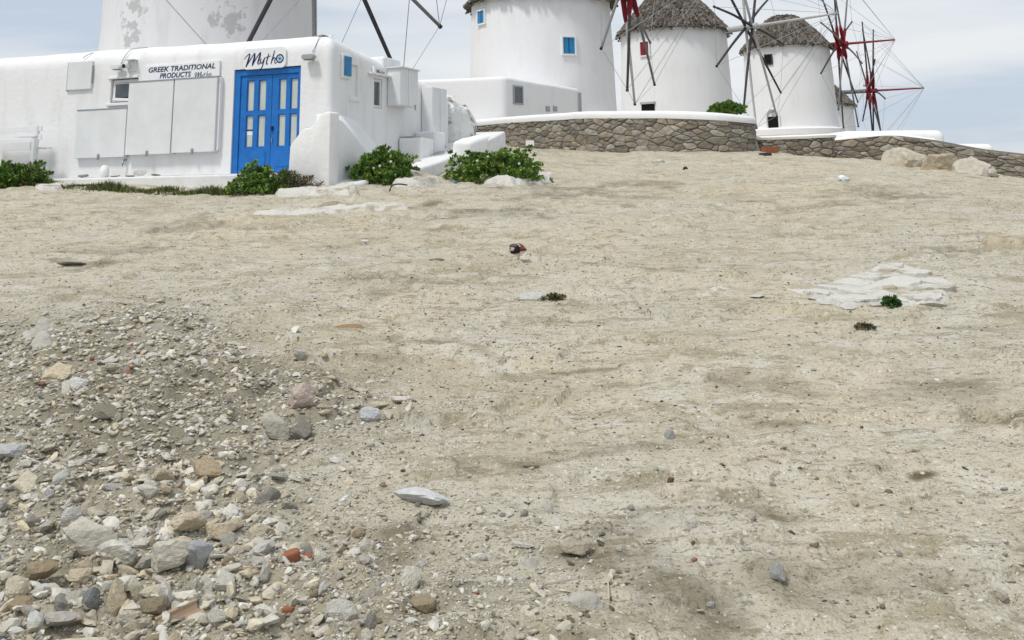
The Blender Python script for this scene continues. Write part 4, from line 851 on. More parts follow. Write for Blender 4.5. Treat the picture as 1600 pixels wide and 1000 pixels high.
# security camera and wall lamps
x0, z0 = fac(207, 103); sc_ = shop_root('security_camera', 'small white and black security camera on a bracket left of the wide sign', 'camera', x0, 0, z0-.1)
MB().box(-.10, .10, -.03, .0, -.02, .20).build('mount_plate', M_BOARD, sc_, bevel=.008); MB().box(-.11, .13, -.16, -.0, .205, .225).build('hood', M_BOARD, sc_, bevel=.004)
MB().tube([(-.05, -.02, .1), (-.05, -.10, .1)], .025, 8).build('bracket', M_BOARD, sc_); MB().tube([(-.06, -.04, .10), (-.06, -.05, .10), (-.06, -.17, .085), (-.06, -.18, .084)], [.03, .05, .05, .042], 14).build('camera_barrel', M_BOARD, sc_)
MB().tube([(-.06, -.181, .084), (-.06, -.19, .083)], .042, 14).build('lens', M_BLACK, sc_)
def lamp(u, v, label, s_=1):
    x, z = fac(u, v); l_ = shop_root('wall_lamp', label, 'lamp', x, 0, z-.1)
    MB().box(-.03, .03, -.06, 0, .05, .11).build('bracket', M_METAL, l_, bevel=.008); MB().prism([(-.09*s_, 0), (.09*s_, 0), (.13*s_, .05), (.10*s_, .1), (-.10*s_, .1), (-.13*s_, .05)], 'y', -.19, -.055).build('lamp_head', M_GREYEDGE if s_ > 1 else M_BOARD, l_, bevel=.012)
    MB().box(-.075*s_, .075*s_, -.17, -.08, -.012, .003).build('lamp_glass', M_GLASS, l_)
lamp(488, 86, 'small floodlight high on the wall right of the blue door', 1.05); lamp(190, 102, 'small floodlight above the tilted window', .95)
# bench at the far left
bn = shop_root('garden_bench', 'white wooden bench against the shop wall at the left edge', 'bench', *[*fac(0, 244, .5)][:1], -.45, 2.10); bw = 1.0
x_r, _ = fac(62, 240, .6); x_c = fac(0, 244, .5)[0]; hwr = x_r-x_c
for xx in (hwr-.09, hwr-1.75):
    MB().box(xx, xx+.08, -.30, -.22, -.36, .52).build('leg', M_BOARD, bn, bevel=.006); MB().box(xx-.38 if xx > 0 else xx, (xx-.38 if xx > 0 else xx)+.08, .12, .20, -.36, .78).build('leg', M_BOARD, bn, bevel=.006)
for k in range(3): MB().box(hwr-1.75, hwr-.01, -.2+.13*k, -.09+.13*k, .30, .33).build('seat_slat', M_BOARD, bn, bevel=.004)
MB().box(hwr-1.7, hwr-.12, -.29, -.25, .27, .43).build('front_board', M_BOARD, bn, bevel=.004)
for k in range(2): MB().box(hwr-1.75, hwr-.3, .14, .17, .50+.17*k, .60+.17*k).build('back_slat', M_BOARD, bn, bevel=.004)
MB().box(hwr-.42, hwr+.0, -.31, -.21, .52, .55).build('armrest', M_BOARD, bn, bevel=.004)
# things along the wall foot
x, z = fac(163, 275, .25); MBj = MB().lathe([(.05, 0), (.085, .03), (.09, .13), (.075, .20), (.05, .225), (.045, .24)], 20); o = MBj.build('stone_jar', M_WHITE2, loc=shop_pt(x, -.25, 1.80), smooth=True); tag(o, 'white rounded jar standing on the slab under the left shutter', 'jar')
def ledge_stone(u, w_, h_, label, k, col):
    x, z = fac(u, 275, .22); o = bpy.data.objects.new('ledge_stone', rock_mesh(k, 2)); COL.objects.link(o); o.location = shop_pt(x, -.22, 1.80+h_*.4); o.scale = (w_/2, .09, h_/2); o.rotation_euler = (0, 0, -TH); o.color = (*col, 1); tag(o, label, 'stone')
ledge_stone(130, .20, .11, 'dark grey stone on the white slab, leftmost by the wall foot', 3, (.35, .34, .33)); ledge_stone(178, .24, .07, 'flat pale stone on the slab just right of the white jar', 5, (.6, .59, .56))
ledge_stone(222, .36, .16, 'large pale stone on the slab under the tall shutters', 7, (.62, .61, .58)); ledge_stone(243, .20, .07, 'small flat grey stone on the slab, rightmost by the wall foot', 8, (.5, .49, .47)); ledge_stone(203, .22, .06, 'thin brown-grey stone on the slab under the shutter gap', 9, (.42, .39, .35))

# ================================================================== VEGETATION
def bush(label, u, v, wm, hm, dm, n, seed, cols, flowers=0, leaf=.075, dry=0.0, z=None, d=None, name='bush', per=13, core=True):
    r_ = random.Random(seed)
    if d is None: b0 = gp(u, v)
    else: b0 = at(u, v, d)
    if z is not None: b0.z = z
    b0.y += dm*.32
    hm *= .86; root = thing(name, label, 'bush', b0); mb = MB(); st = MB()
    for k in range(n):
        while True:
            p = Vector((r_.uniform(-1, 1), r_.uniform(-1, 1), r_.uniform(0, 1))); q = p.length
            if q < 1 and (r_.random() < q*q*1.1): break
        lump = 1+.5*mnoise.noise(Vector((p.x*2.4+seed, p.y*2.4, p.z*2.4)))+.28*mnoise.noise(Vector((p.x*6+seed, p.y*6, p.z*6)))
        c = Vector((p.x*wm*.5, p.y*dm*.5, p.z*hm))*lump; out_ = Vector((p.x/wm, p.y/dm, p.z/hm*.8+.25/hm)).normalized()
        isdry = r_.random() < dry*(1.4 if p.x > 0 else .6)
        base = r_.choice(cols) if not isdry else r_.choice([(.12, .09, .05), (.17, .13, .08), (.08, .075, .035)])
        if r_.random() < .10 or (isdry and r_.random() < .5): st.tube([Vector((c.x*.3, c.y*.3, 0)), c*.6+Vector((0, 0, .02)), c], [.012, .008, .004], 4)
        for j in range(per if not isdry else per//2):
            dr = (out_*.9+Vector((r_.gauss(0, .75), r_.gauss(0, .75), r_.gauss(0, .6)))).normalized(); L_ = leaf*r_.uniform(.6, 1.25); w_ = L_*r_.uniform(.2, .32)*(1 if not isdry else .5)
            sd_ = dr.cross(Vector((r_.gauss(0, 1), r_.gauss(0, 1), r_.gauss(0, 1)))).normalized(); nr = dr.cross(sd_); a = c+dr*.01
            g = r_.uniform(.7, 1.35); col = (base[0]*g, base[1]*g, base[2]*g)
            mb.add([a, a+dr*L_*.55+sd_*w_-nr*w_*.3, a+dr*L_, a+dr*L_*.55-sd_*w_-nr*w_*.3], [(0, 1, 2), (0, 2, 3)], col)
    mb.build('foliage', M_LEAF, root); 
    if st.v: st.build('stems', M_TWIG, root)
    for k in range(flowers):
        a = r_.uniform(-.75, .75); e_ = r_.uniform(.35, .95); p = Vector((a*wm*.5, -dm*.5*math.sqrt(max(0, 1-a*a))*.85-.03, e_*hm*math.sqrt(max(0, 1-a*a)))); fl = MB()
        for j in range(9):
            th = 2*PI*j/9; fl.add([(0, -.012, 0), (math.cos(th-.28)*.022, -.015, math.sin(th-.28)*.022), (math.cos(th)*.026, -.014, math.sin(th)*.026), (math.cos(th+.28)*.022, -.015, math.sin(th+.28)*.022)], [(0, 1, 2, 3)])
        fl.tube([(0, 0, 0), (0, -.02, 0)], .009, 6); fl.build('flower', M_FLOWER, root, loc=p)
    return root
G1 = [(.12, .23, .036), (.18, .30, .05), (.08, .17, .028), (.26, .37, .08), (.15, .27, .042)]
G2 = [(.08, .16, .028), (.11, .21, .036), (.15, .25, .046)]
bush('largest rounded green bush with white flowers before the low white wall', 778, 287, 1.75, .68, 1.2, 820, 31, G1, 5)
bush('upright green bush with white flowers in front of the sloping buttress', 592, 290, 1.02, .64, .8, 480, 32, G1+G2, 5, leaf=.085)
bush('small low tuft joined to the right of the upright bush', 636, 281, .45, .22, .35, 110, 33, [(.08, .13, .04), (.10, .14, .05)], 0)
bush('spreading green shrub with dry brown twigs below the blue door', 398, 302, .95, .50, .8, 420, 34, G1, 6, dry=.12)
bush('half dead brown shrub right of the green shrub by the door', 454, 302, .85, .40, .5, 300, 35, G2, 0, dry=.75, leaf=.07)
bush('dark green bush at the left edge below the white bench', 8, 295, 1.45, .52, .8, 480, 36, G2+G1[:2], 0, dry=.15, leaf=.085)
bush('dark green bush on the terrace top above the end of the long wall', 1139, 177, 1.1, .36, .9, 360, 37, G2, 0, leaf=.12, d=32.2)
bush('tiny green weed at the foot of the whitewashed outcrop', 1394, 480, .11, .05, .08, 40, 38, [(.05, .14, .03), (.04, .11, .02)], 0, leaf=.035, per=9, name='weed')
bush('dark mossy tuft beside the flat pale stone in the middle of the ground', 868, 473, .15, .028, .1, 45, 39, [(.09, .10, .035), (.12, .12, .045), (.15, .14, .06)], 0, leaf=.03, per=9, name='moss_tuft')
bush('small dark dry plant tuft on the ground below the whitewashed outcrop', 1353, 512, .12, .018, .07, 26, 40, [(.11, .11, .045), (.16, .14, .07)], 0, leaf=.03, per=8, name='moss_tuft')
# grass along the foot of the slab
def grass(name, label, pts, n, hmax, seed):
    r_ = random.Random(seed); mb = MB(); P_ = [gp(*p) for p in pts]
    for k in range(n):
        t = r_.random()*(len(P_)-1); i = int(t); p = P_[i].lerp(P_[i+1], t-i); x = p.x+r_.gauss(0, .07); y = p.y+r_.gauss(0, .10)
        hgt = hmax*r_.uniform(.3, 1)*(.4+max(0, .6+mnoise.noise(Vector((x*1.4, 0, seed))))); a = r_.uniform(0, 2*PI); z = gsurf(x, y)-.01; b_ = r_.uniform(.008, .018); lx, ly = r_.gauss(0, .5)*hgt, r_.gauss(0, .5)*hgt
        g = r_.uniform(.6, 1.4); c = r_.choice([(.08, .12, .03), (.12, .15, .04), (.20, .18, .08), (.06, .10, .025)]); mb.add([(x-math.cos(a)*b_, y-math.sin(a)*b_, z), (x+math.cos(a)*b_, y+math.sin(a)*b_, z), (x+lx, y+ly, z+hgt)], [(0, 1, 2)], tuple(q*g for q in c))
    return tag(mb.build(name, M_GRASS), label, 'grass', kind='stuff')
grass('grass', 'strip of short green grass along the foot of the white slab', [(105, 294), (180, 296), (270, 299), (360, 301)], 3200, .12, 5)
grass('grass', 'dry straw-coloured grass at the left edge beneath the dark bush', [(-30, 292), (30, 292), (90, 292)], 900, .12, 6)

# ================================================================== WHITEWASHED GROUND ROCK
OUTR = []
def outcrop(name, label, cat, px, h, m, seed, rough=.03, cell=.03, soft=.07, ledge=.5):
    P_ = np.array([tuple(gp(*p))[:2] for p in px]); c = P_.mean(0); x0, y0 = P_.min(0)-.12; x1, y1 = P_.max(0)+.12; nx = int((x1-x0)/cell)+2; ny = int((y1-y0)/cell)+2
    while nx*ny > 26000: cell *= 1.15; nx = int((x1-x0)/cell)+2; ny = int((y1-y0)/cell)+2
    X, Y = np.meshgrid(np.linspace(x0, x1, nx), np.linspace(y0, y1, ny)); k = seed*3.7
    xx = X+.10*vn(X*5+k, Y*5, 1)+.05*vn(X*14+k, Y*14, 2); yy = Y+.10*vn(X*5+k+9, Y*5, 3)+.05*vn(X*14, Y*14+k, 4)
    sd_ = in_poly_soft(xx, yy, P_, soft)
    hh = h*(1+ledge*vn(X*2.1+k, Y*2.3, 5)*2)+rough*(vn(X*6, Y*6+k, 6)+.6*vn(X*15+k, Y*15, 7)+.35*vn(X*34+k, Y*34, 0))
    cr_ = np.abs(vn(X*3.2+k, Y*4.1, 2)+.3*vn(X*9, Y*9, 3)); hh = hh-.035*(1-sstep(.0, .035, cr_))
    Z = surf(X, Y)-.07+sd_*(np.maximum(hh, .004)+.07)
    idx = np.arange(nx*ny).reshape(ny, nx); keep = (sd_[:-1, :-1]+sd_[1:, 1:]+sd_[1:, :-1]+sd_[:-1, 1:]) > .02
    f = np.stack([idx[:-1, :-1][keep], idx[:-1, 1:][keep], idx[1:, 1:][keep], idx[1:, :-1][keep]], 1)
    zc_ = float(surf(np.array([c[0]]), np.array([c[1]]))[0]); v = np.stack([X-c[0], Y-c[1], Z-zc_], -1).reshape(-1, 3)
    used = np.unique(f); mp_ = -np.ones(len(v), int); mp_[used] = np.arange(len(used)); me = bpy.data.meshes.new(name); me.from_pydata(v[used].tolist(), [], mp_[f].tolist())
    return tag(link(name, me, m, None, (c[0], c[1], zc_), 0, True), label, cat)
M_LEDGE = mat('bedrock_ledge', (.54, .49, .375), .92, .15, var=.5, vscale=7, bump=.02, bscale=40, col2=(.33, .26, .165))
M_GREYBED = mat('grey_bedrock', (.53, .505, .44), .92, .15, var=.4, vscale=14, bump=.01, bscale=60)
OC_ = outcrop('rock_outcrop', 'large flat whitewashed rock outcrop on the right of the bare ground', 'rock', [(1205, 452), (1262, 448), (1300, 436), (1345, 424), (1400, 416), (1440, 424), (1490, 438), (1506, 448), (1488, 456), (1470, 470), (1440, 470), (1392, 472), (1340, 478), (1285, 474), (1262, 460)], .014, M_WASHROCK, 1, .015, .03, .06, .5)
def plates(root, px, n, seed, t=.014):
    P_ = [tuple(gp(*p))[:2] for p in px]; xs = [p[0] for p in P_]; ys = [p[1] for p in P_]; r_ = random.Random(seed); Lx, Ly = max(xs)-min(xs), max(ys)-min(ys)
    for c in cells(Lx, Ly, n, .8, r_, 1.0):
        q = [(x+min(xs), y+min(ys)) for x, y in c]; cx = sum(p[0] for p in q)/len(q); cy = sum(p[1] for p in q)/len(q)
        if not in_al(cx, cy, P_): continue
        q2 = []
        for x, y in q:
            k = 1.0
            while k > .2 and not in_al(cx+(x-cx)*k, cy+(y-cy)*k, P_): k -= .08
            q2.append((cx+(x-cx)*k, cy+(y-cy)*k))
        q = chamfer(chamfer(shrink(q2, .012), .22), .25); k = len(q); hgt = t*r_.uniform(.6, 1.5); sx_, sy_ = r_.uniform(-.09, .09), r_.uniform(-.06, .10); z0 = gsurf(cx, cy); o_ = root.location
        def zz(x, y, h): return gsurf(x, y)*.6+z0*.4+h+sx_*(x-cx)+sy_*(y-cy)
        vs_ = [(x-o_.x, y-o_.y, gsurf(x, y)-.05-o_.z) for x, y in q]+[(x-o_.x+r_.uniform(-.01, .01), y-o_.y+r_.uniform(-.01, .01), zz(x, y, hgt*.7)+.014-o_.z) for x, y in q]+[(cx+(x-cx)*.9-o_.x, cy+(y-cy)*.9-o_.y, zz(x, y, hgt)+.015+r_.uniform(-.004, .004)-o_.z) for x, y in q]
        MB().add(vs_, [(i, (i+1) % k, k+(i+1) % k, k+i) for i in range(k)]+[(k+i, k+(i+1) % k, 2*k+(i+1) % k, 2*k+i) for i in range(k)]+[tuple(2*k+i for i in range(k))]).build('slab_piece', M_WASHROCK, root)
plates(OC_, [(1210, 453), (1262, 449), (1300, 437), (1345, 425), (1400, 417), (1440, 425), (1490, 439), (1504, 448), (1486, 456), (1470, 469), (1440, 468), (1392, 471), (1340, 477), (1285, 473), (1262, 461)], 34, 5)
for k_, (u, v, a, b) in enumerate(((1302, 470, 34, 12), (1345, 466, 40, 13), (1375, 470, 30, 12), (1330, 476, 26, 9), (1462, 466, 40, 12), (1275, 463, 36, 9), (1185, 463, 34, 6))): OUTR.append((u, v, a, b, k_))
outcrop('rock_outcrop', 'small thin whitewash smear on the ground left of the large outcrop', 'rock', [(1092, 449), (1120, 444), (1150, 447), (1128, 456), (1105, 458)], .016, M_WASHROCK, 2, .01)
outcrop('rock_slab', 'white painted stone kerb piece between the two front bushes', 'rock slab', [(428, 303), (445, 296), (500, 293), (548, 295), (564, 304), (560, 312), (520, 308), (450, 308)], .09, M_WASHROCK, 3, .02)
outcrop('rock_slab', 'long thin white ledge of stone lying in the open ground before the bushes', 'rock slab', [(392, 333), (450, 330), (520, 327), (590, 325), (636, 325), (641, 333), (590, 333), (500, 335), (430, 338)], .05, M_WASHROCK, 4, .02)
outcrop('whitewashed_rock', 'curved white painted rim of stones round the largest bush', 'rock', [(748, 280), (790, 284), (835, 280), (858, 272), (864, 280), (845, 289), (800, 292), (760, 290)], .09, M_WASHROCK, 5, .03)
outcrop('rock_slab', 'white painted flat stone right of the upright bush', 'rock slab', [(614, 288), (640, 282), (680, 281), (688, 288), (655, 293), (620, 294)], .10, M_WASHROCK, 6, .02)
outcrop('rock_slab', 'flat white stone at left below the white slab', 'rock slab', [(56, 294), (90, 289), (104, 292), (92, 298), (62, 299)], .06, M_WASHROCK, 7, .02)
outcrop('bedrock_ledge', 'low brownish bedrock ledge in the lower middle right', 'rock', [(1040, 790), (1070, 770), (1120, 766), (1180, 775), (1192, 795), (1160, 806), (1110, 800), (1060, 800)], .028, M_SOIL, 8, .02, .013, .03, .3)
outcrop('bedrock_ledge', 'flat brown rock slab at the right edge above the outcrop', 'rock', [(1528, 388), (1550, 380), (1620, 380), (1640, 392), (1600, 398), (1540, 396)], .07, M_LEDGE, 9, .03, .025, .03)
outcrop('bedrock', 'half buried speckled grey rock at the bottom edge right of centre', 'rock', [(868, 990), (880, 970), (905, 962), (930, 972), (948, 995), (930, 1012), (880, 1012)], .03, M_GREYBED, 10, .012, .012, .05)
outcrop('bedrock', 'half buried bluish grey rock below the pale elongated stone', 'rock', [(798, 890), (820, 882), (848, 884), (852, 894), (825, 898)], .02, M_GREYBED, 11, .01, .012, .04)
outcrop('bedrock', 'half buried grey rock left of the buried speckled rock', 'rock', [(786, 936), (796, 918), (815, 914), (822, 926), (806, 942)], .025, M_GREYBED, 12, .01, .012, .04)
outcrop('bedrock', 'half buried grey rock with a white chip below the centre', 'rock', [(828, 812), (842, 801), (862, 805), (872, 816), (850, 818)], .025, M_GREYBED, 13, .01, .012, .04)
outcrop('bedrock', 'bluish grey bedrock hump at the top left of the rubble', 'rock', [(36, 532), (48, 508), (70, 502), (92, 520), (80, 540), (50, 542)], .035, M_GREYBED, 14, .02, .02, .05, .2)
outcrop('bedrock_ledge', 'crumbly rough ground ledge near the right edge', 'rock', [(1395, 790), (1425, 765), (1452, 758), (1480, 772), (1470, 785), (1440, 800), (1410, 802)], .015, M_SOIL, 15, .02, .014, .03)

# ================================================================== LOOSE ROCKS
def rock(u, v, w_, h_, col, label, k, name='rock', group=None, rot=None, sub=3, flat=None, bury=.25, cat='rock', d=None):
    """u,v centre of the visible stone, w_ x h_ its size in photo pixels"""
    p = gp(u, v+h_*.38) if d is None else at(u, v+h_*.38, d); sc = p.y/FPX*1.02; sx = w_*sc/2; sz = h_*sc/2*(flat or .82); sy = max(sx*.62, sz*.8)
    o = bpy.data.objects.new(name, rock_mesh(k % 14, sub)); COL.objects.link(o); r_ = random.Random(int(u*7+v*13))
    o.scale = (sx, sy, sz); o.location = (p.x, p.y+sy*.35, p.z+sz*(1-2*bury)); o.rotation_euler = (r_.uniform(-.15, .15), (rot or 0)+r_.uniform(-.08, .08), r_.uniform(-.35, .35)+(PI if k % 2 else 0)); o.color = (*col, 1)
    return tag(o, label, cat, group)
GB = (.62, .585, .49); BG = (.66, .60, .46); BL = (.61, .595, .54); OC = (.58, .50, .36); BR = (.40, .32, .21); WH = (.76, .75, .71); PK = (.57, .47, .40); DK = (.27, .25, .215); TN = (.64, .55, .40); LT = (.73, .70, .62); OR = (.56, .45, .31)
ROCKS = [(128, 830, 94, 62, GB, 'largest angular grey rock in the rubble at lower left'), (111, 788, 42, 28, BL, 'rounded bluish grey rock just above the largest grey rock'), (41, 751, 48, 35, BG, 'bulky beige rock near the left edge above the largest grey rock'),
 (62, 866, 40, 46, BR, 'dark ochre brown rock below left of the largest grey rock'), (29, 891, 32, 37, BG, 'beige upright rock left of and below the ochre brown rock'), (126, 882, 31, 32, TN, 'tan blocky rock under the largest grey rock'),
 (186, 850, 64, 34, LT, 'pale two-lobed rock touching the right of the largest grey rock'), (186, 829, 26, 12, WH, 'flat white shard above the two-lobed rock'), (289, 825, 62, 38, TN, 'ochre beige rock above the large flat rock'),
 (348, 819, 48, 42, OC, 'crumbly yellow ochre rock at the right of the ochre beige rock'), (256, 872, 72, 60, GB, 'large flat-faced rock beside the bluish block'), (313, 871, 39, 53, (.46, .47, .47), 'bluish white block standing against the large flat-faced rock'),
 (346, 909, 37, 34, LT, 'smooth pale grey rock right below the bluish block'), (177, 922, 31, 44, OC, 'upright yellow ochre stone among small rocks'), (208, 917, 27, 39, BG, 'upright beige stone right of the upright ochre stone'),
 (140, 928, 34, 29, (.30, .31, .30), 'dark grey block left of the upright ochre stone'), (109, 911, 19, 16, WH, 'small bright white stone above the dark grey block'), (94, 942, 49, 33, (.55, .50, .45), 'pale pinkish grey rock lower left of the dark grey block'),
 (57, 952, 24, 30, WH, 'white upright stone left of the pale pinkish rock'), (241, 954, 37, 37, (.33, .27, .18), 'brown rock left of the clay tile shard'), (258, 938, 27, 39, LT, 'pale teardrop stone just above the clay tile shard'),
 (331, 977, 28, 23, LT, 'pale round stone right of the clay tile shard'), (378, 966, 31, 18, LT, 'flat pale stone farther right of the pale round stone'), (107, 994, 94, 34, BG, 'big beige rock cut by the bottom edge at left'),
 (195, 950, 38, 28, GB, 'knobbly grey rock below the upright beige stone'), (233, 766, 30, 28, LT, 'pale pointed rock above the two-lobed rock'), (53, 769, 22, 18, LT, 'pale oval stone right below the bulky beige rock'), (73, 768, 22, 19, (.47, .48, .49), 'bluish pale stone next to the pale oval stone'),
 (357, 931, 16, 14, WH, 'small white stone below the smooth pale grey rock'), (413, 900, 16, 25, LT, 'narrow upright pale stone right of the smooth grey rock'),
 (92, 587, 51, 33, TN, 'tan rounded rock at the top of the dark rubble'), (173, 585, 23, 24, BG, 'squarish beige stone right of the tan rounded rock'), (120, 621, 27, 26, WH, 'white jagged stone below the tan rounded rock'),
 (15, 711, 40, 32, (.56, .56, .55), 'pale grey block at the left edge in the middle of the rubble'), (238, 699, 20, 14, WH, 'clean white squarish stone in the dark rubble'), (315, 733, 44, 36, OR, 'orange stained rock above the crumbly ochre rock'),
 (255, 737, 34, 30, OC, 'crumbly ochre lump left of the orange stained rock'), (125, 719, 22, 18, LT, 'pale slanted oval stone left of the dark rubble centre'), (283, 568, 18, 11, WH, 'white pebble at the upper right of the dark rubble'), (343, 558, 13, 9, WH, 'smaller white pebble farthest right above the dark rubble'),
 (165, 567, 37, 12, BL, 'thin flat grey slab above the squarish beige stone'), (158, 669, 50, 21, (.27, .24, .19), 'dark brown low rock in the dark rubble'),
 (423, 671, 57, 46, (.55, .53, .44), 'large cream angular rock at the right of the rubble'), (469, 648, 52, 34, PK, 'pinkish rock behind the cream angular rock'), (475, 678, 38, 30, DK, 'dark charcoal stone between the cream and pinkish rocks'),
 (590, 635, 31, 20, BG, 'rounded beige stone right of the pinkish rock'), (581, 655, 32, 24, (.62, .63, .64), 'white angular stone below the rounded beige stone'), (631, 618, 32, 17, LT, 'flat pale stone up right of the rounded beige stone'),
 (662, 793, 92, 22, (.70, .70, .69), 'long flat white stone alone in the lower centre'), (657, 882, 14, 15, WH, 'small white stone below the long flat white stone'), (533, 981, 21, 20, WH, 'white oval stone near the bottom edge left of centre'),
 (904, 880, 48, 26, (.50, .44, .34), 'tan angular stone with a dark shadowed edge in the lower centre'), (812, 871, 38, 14, LT, 'pale elongated stone left of the tan angular stone'), (1114, 960, 13, 16, WH, 'small white egg-shaped stone near the bottom right of centre'), (1107, 894, 12, 12, LT, 'small round pale stone below the brownish ledge'), (999, 975, 13, 12, LT, 'little rounded beige stone right of the buried speckled rock'),
 (828, 728, 34, 12, (.36, .31, .24), 'low brown-grey stone in the middle of the bare ground'), (1047, 690, 22, 17, (.46, .46, .44), 'single round grey stone on bare ground right of centre'), (1221, 915, 23, 29, (.45, .45, .42), 'pointed grey stone in the lower right'),
 (106, 413, 42, 13, (.33, .30, .25), 'dark flat stone on the upper left ground'), (836, 462, 42, 17, (.60, .59, .55), 'flat pale stone beside the mossy tuft'), (540, 514, 54, 13, (.35, .24, .13), 'low reddish brown clay lump left of centre'), (1030, 252, 22, 9, WH, 'white stone on the ground below the long stone wall'), (568, 375, 14, 5, WH, 'tiny white stone on the upper ground below the white ledge'),
 (682, 412, 30, 7, (.20, .19, .15), 'thin dark stone left of the small bird'), (1262, 237, 34, 9, LT, 'low flat pale stone before the short grey wall'), (1048, 766, 12, 14, (.25, .16, .08), 'small dark stump at the left end of the brownish ledge'), (470, 560, 20, 22, BL, 'small bluish stone at the right end of the dark rubble')]
for i, (u, v, a, b, c, lb_) in enumerate(ROCKS): rock(u, v, a, b, c, lb_, i, flat=.9 if b > a*.5 else .75, bury=.06 if b > 20 else .25, sub=3 if a > 26 else 2)
for (u, v, a, b, k_), w_ in zip(OUTR, ('second from the left', 'in the middle', 'just left of the green weed', 'lowest and smallest', 'rightmost', 'farthest left', 'lying apart to the left')):
    rock(u, v, a, b, (.64, .62, .57), f'whitish broken stone along the outcrop edge, {w_}', k_+2, name='broken_rock', flat=.7, bury=.3)
# boulders under the right-hand wall
def boulder(u, v, w_, h_, col, label, k, d):
    t_, c = at(u, v-h_/2, d), at(u, v, d); sx = w_/FPX*d/2*1.08; zb_ = gsurf(c.x, d)-.3; sz = (t_.z-zb_)/2*1.15
    o = bpy.data.objects.new('boulder', rock_mesh(k, 4)); COL.objects.link(o); o.location = (c.x, d, zb_+sz*.95); o.scale = (sx, sx*.7, sz); o.rotation_euler = (0, 0, k*1.3); o.color = (*col, 1); return tag(o, label, 'boulder')
boulder(1415, 242, 70, 26, (.55, .50, .40), 'pale sloping boulder left of the pair under the sloping wall', 4, 27.0); boulder(1462, 253, 60, 30, (.48, .40, .29), 'brown sided boulder in the middle under the sloping wall', 10, 25.6)
boulder(1512, 262, 66, 25, (.58, .54, .46), 'whitish low boulder right of the brown sided boulder', 2, 24.6); boulder(1538, 268, 16, 14, (.55, .52, .45), 'small pale rock at the right of the whitish low boulder', 3, 23.6)
# bricks and shards
def brickish(name, label, u, v, w_, h_, rot, m=M_TERRA, dep=.12, cat='brick', ry=0):
    p = gp(u, v); sc = p.y/FPX; a, b = w_*sc/2, h_*sc; r_ = random.Random(int(u)); pr = [(-a, 0), (-a*.7, -dep/2), (a*.9, -dep/2*.8), (a, dep*.2), (a*.5, dep/2), (-a*.8, dep/2*.9)]
    o = MB().prism(pr, 'z', -.01, b).build(name, m, loc=(p.x, p.y, p.z), rz=rot, bevel=.006); o.rotation_euler = (r_.uniform(-.2, .1), ry, rot); return tag(o, label, cat)
brickish('brick', 'red brick lying at the right end of the long wall', 1203, 240, 27, 9, .1, dep=.2); brickish('slate_piece', 'dark flat stone just below the red brick', 1196, 243, 20, 3, 0, M_WOODD, .15, 'slab')
brickish('terracotta_shard', 'larger red terracotta shard in the lower left ground', 457, 886, 24, 14, .3, dep=.05, cat='shard', ry=-.2); brickish('terracotta_shard', 'thin red terracotta shard touching the larger shard', 478, 876, 21, 8, -.1, dep=.04, cat='shard')
brickish('terracotta_shard', 'small dark red shard near the bottom below the two red shards', 450, 950, 18, 6, -.1, dep=.04, cat='shard')
# curved clay tile shard
p = gp(278, 975); sc = p.y/FPX; tl = MB(); vs_ = []; n = 9; L_ = 70*sc
for i in range(2):
    for k in range(n):
        th = PI*(.12+.76*k/(n-1)); 
        for rr2 in (.052, .038): vs_.append(((i-.5)*L_*(1 if k < 6 else .8), math.cos(th)*rr2, math.sin(th)*rr2))
fs = []
for k in range(n-1):
    a, b = 2*k, 2*k+2; c, d_ = 2*n+2*k, 2*n+2*k+2; fs += [(a, b, d_, c), (a+1, c+1, d_+1, b+1), (a, a+1, b+1, b), (c, d_, d_+1, c+1)]
fs += [(0, 2*n, 2*n+1, 1), (2*n-2, 2*n-1, 4*n-1, 4*n-2)]
o = tl.add(vs_, fs).build('roof_tile_shard', M_TILE, loc=(p.x, p.y, p.z+.025)); o.rotation_euler = (R(-150), R(-14), R(28)); tag(o, 'curved pinkish clay tile shard in the rubble near the bottom', 'tile shard')
# plastic scrap and bottle cap
def scrap(name, u, v, s_, m, label, cat, seed, fl=.7):
    p = gp(u, v); vv, ff = ICO[2]; vv = np.array([Vector(q)*(1+.5*mnoise.noise(Vector(q)*2.7+Vector((seed, 0, 0)))) for q in vv]); o = MB().add((vv*np.array([s_, s_*.8, s_*fl])).tolist(), [tuple(f) for f in ff]).build(name, m, loc=(p.x, p.y, p.z+s_*fl*.6)); return tag(o, label, cat)
scrap('plastic_scrap', 1318, 284, .09, M_PLASTIC, 'crumpled white plastic scrap on the slope below the boulders', 'litter', 3); scrap('plastic_scrap', 712, 286, .035, M_SKYB, 'small blue plastic scrap at the left foot of the largest bush', 'litter', 5)
scrap('plastic_scrap', 1071, 266, .06, M_BLACK, 'small dark scrap on the ground below the long wall', 'litter', 7)
p = gp(941, 924); q = gp(953, 982); tag(MB().tube(cat_rom([(0, 0, .012), ((q.x-p.x)*.4+.01, (q.y-p.y)*.4, .02), (q.x-p.x, q.y-p.y, q.z-p.z+.012)], 5), .003, 5).build('twig', M_STRAW, loc=p), 'thin pale bent twig on the ground in the lower centre', 'twig')
p = gp(612, 303); tag(MB().tube(cat_rom([(-.05, 0, -.02), (0, 0, .12), (.12, .02, .15), (.26, .05, .13)], 5), .014, 6).build('wire_hook', M_WOODD, loc=p), 'bent dark wire sticking out of the ground right of the white kerb piece', 'wire')

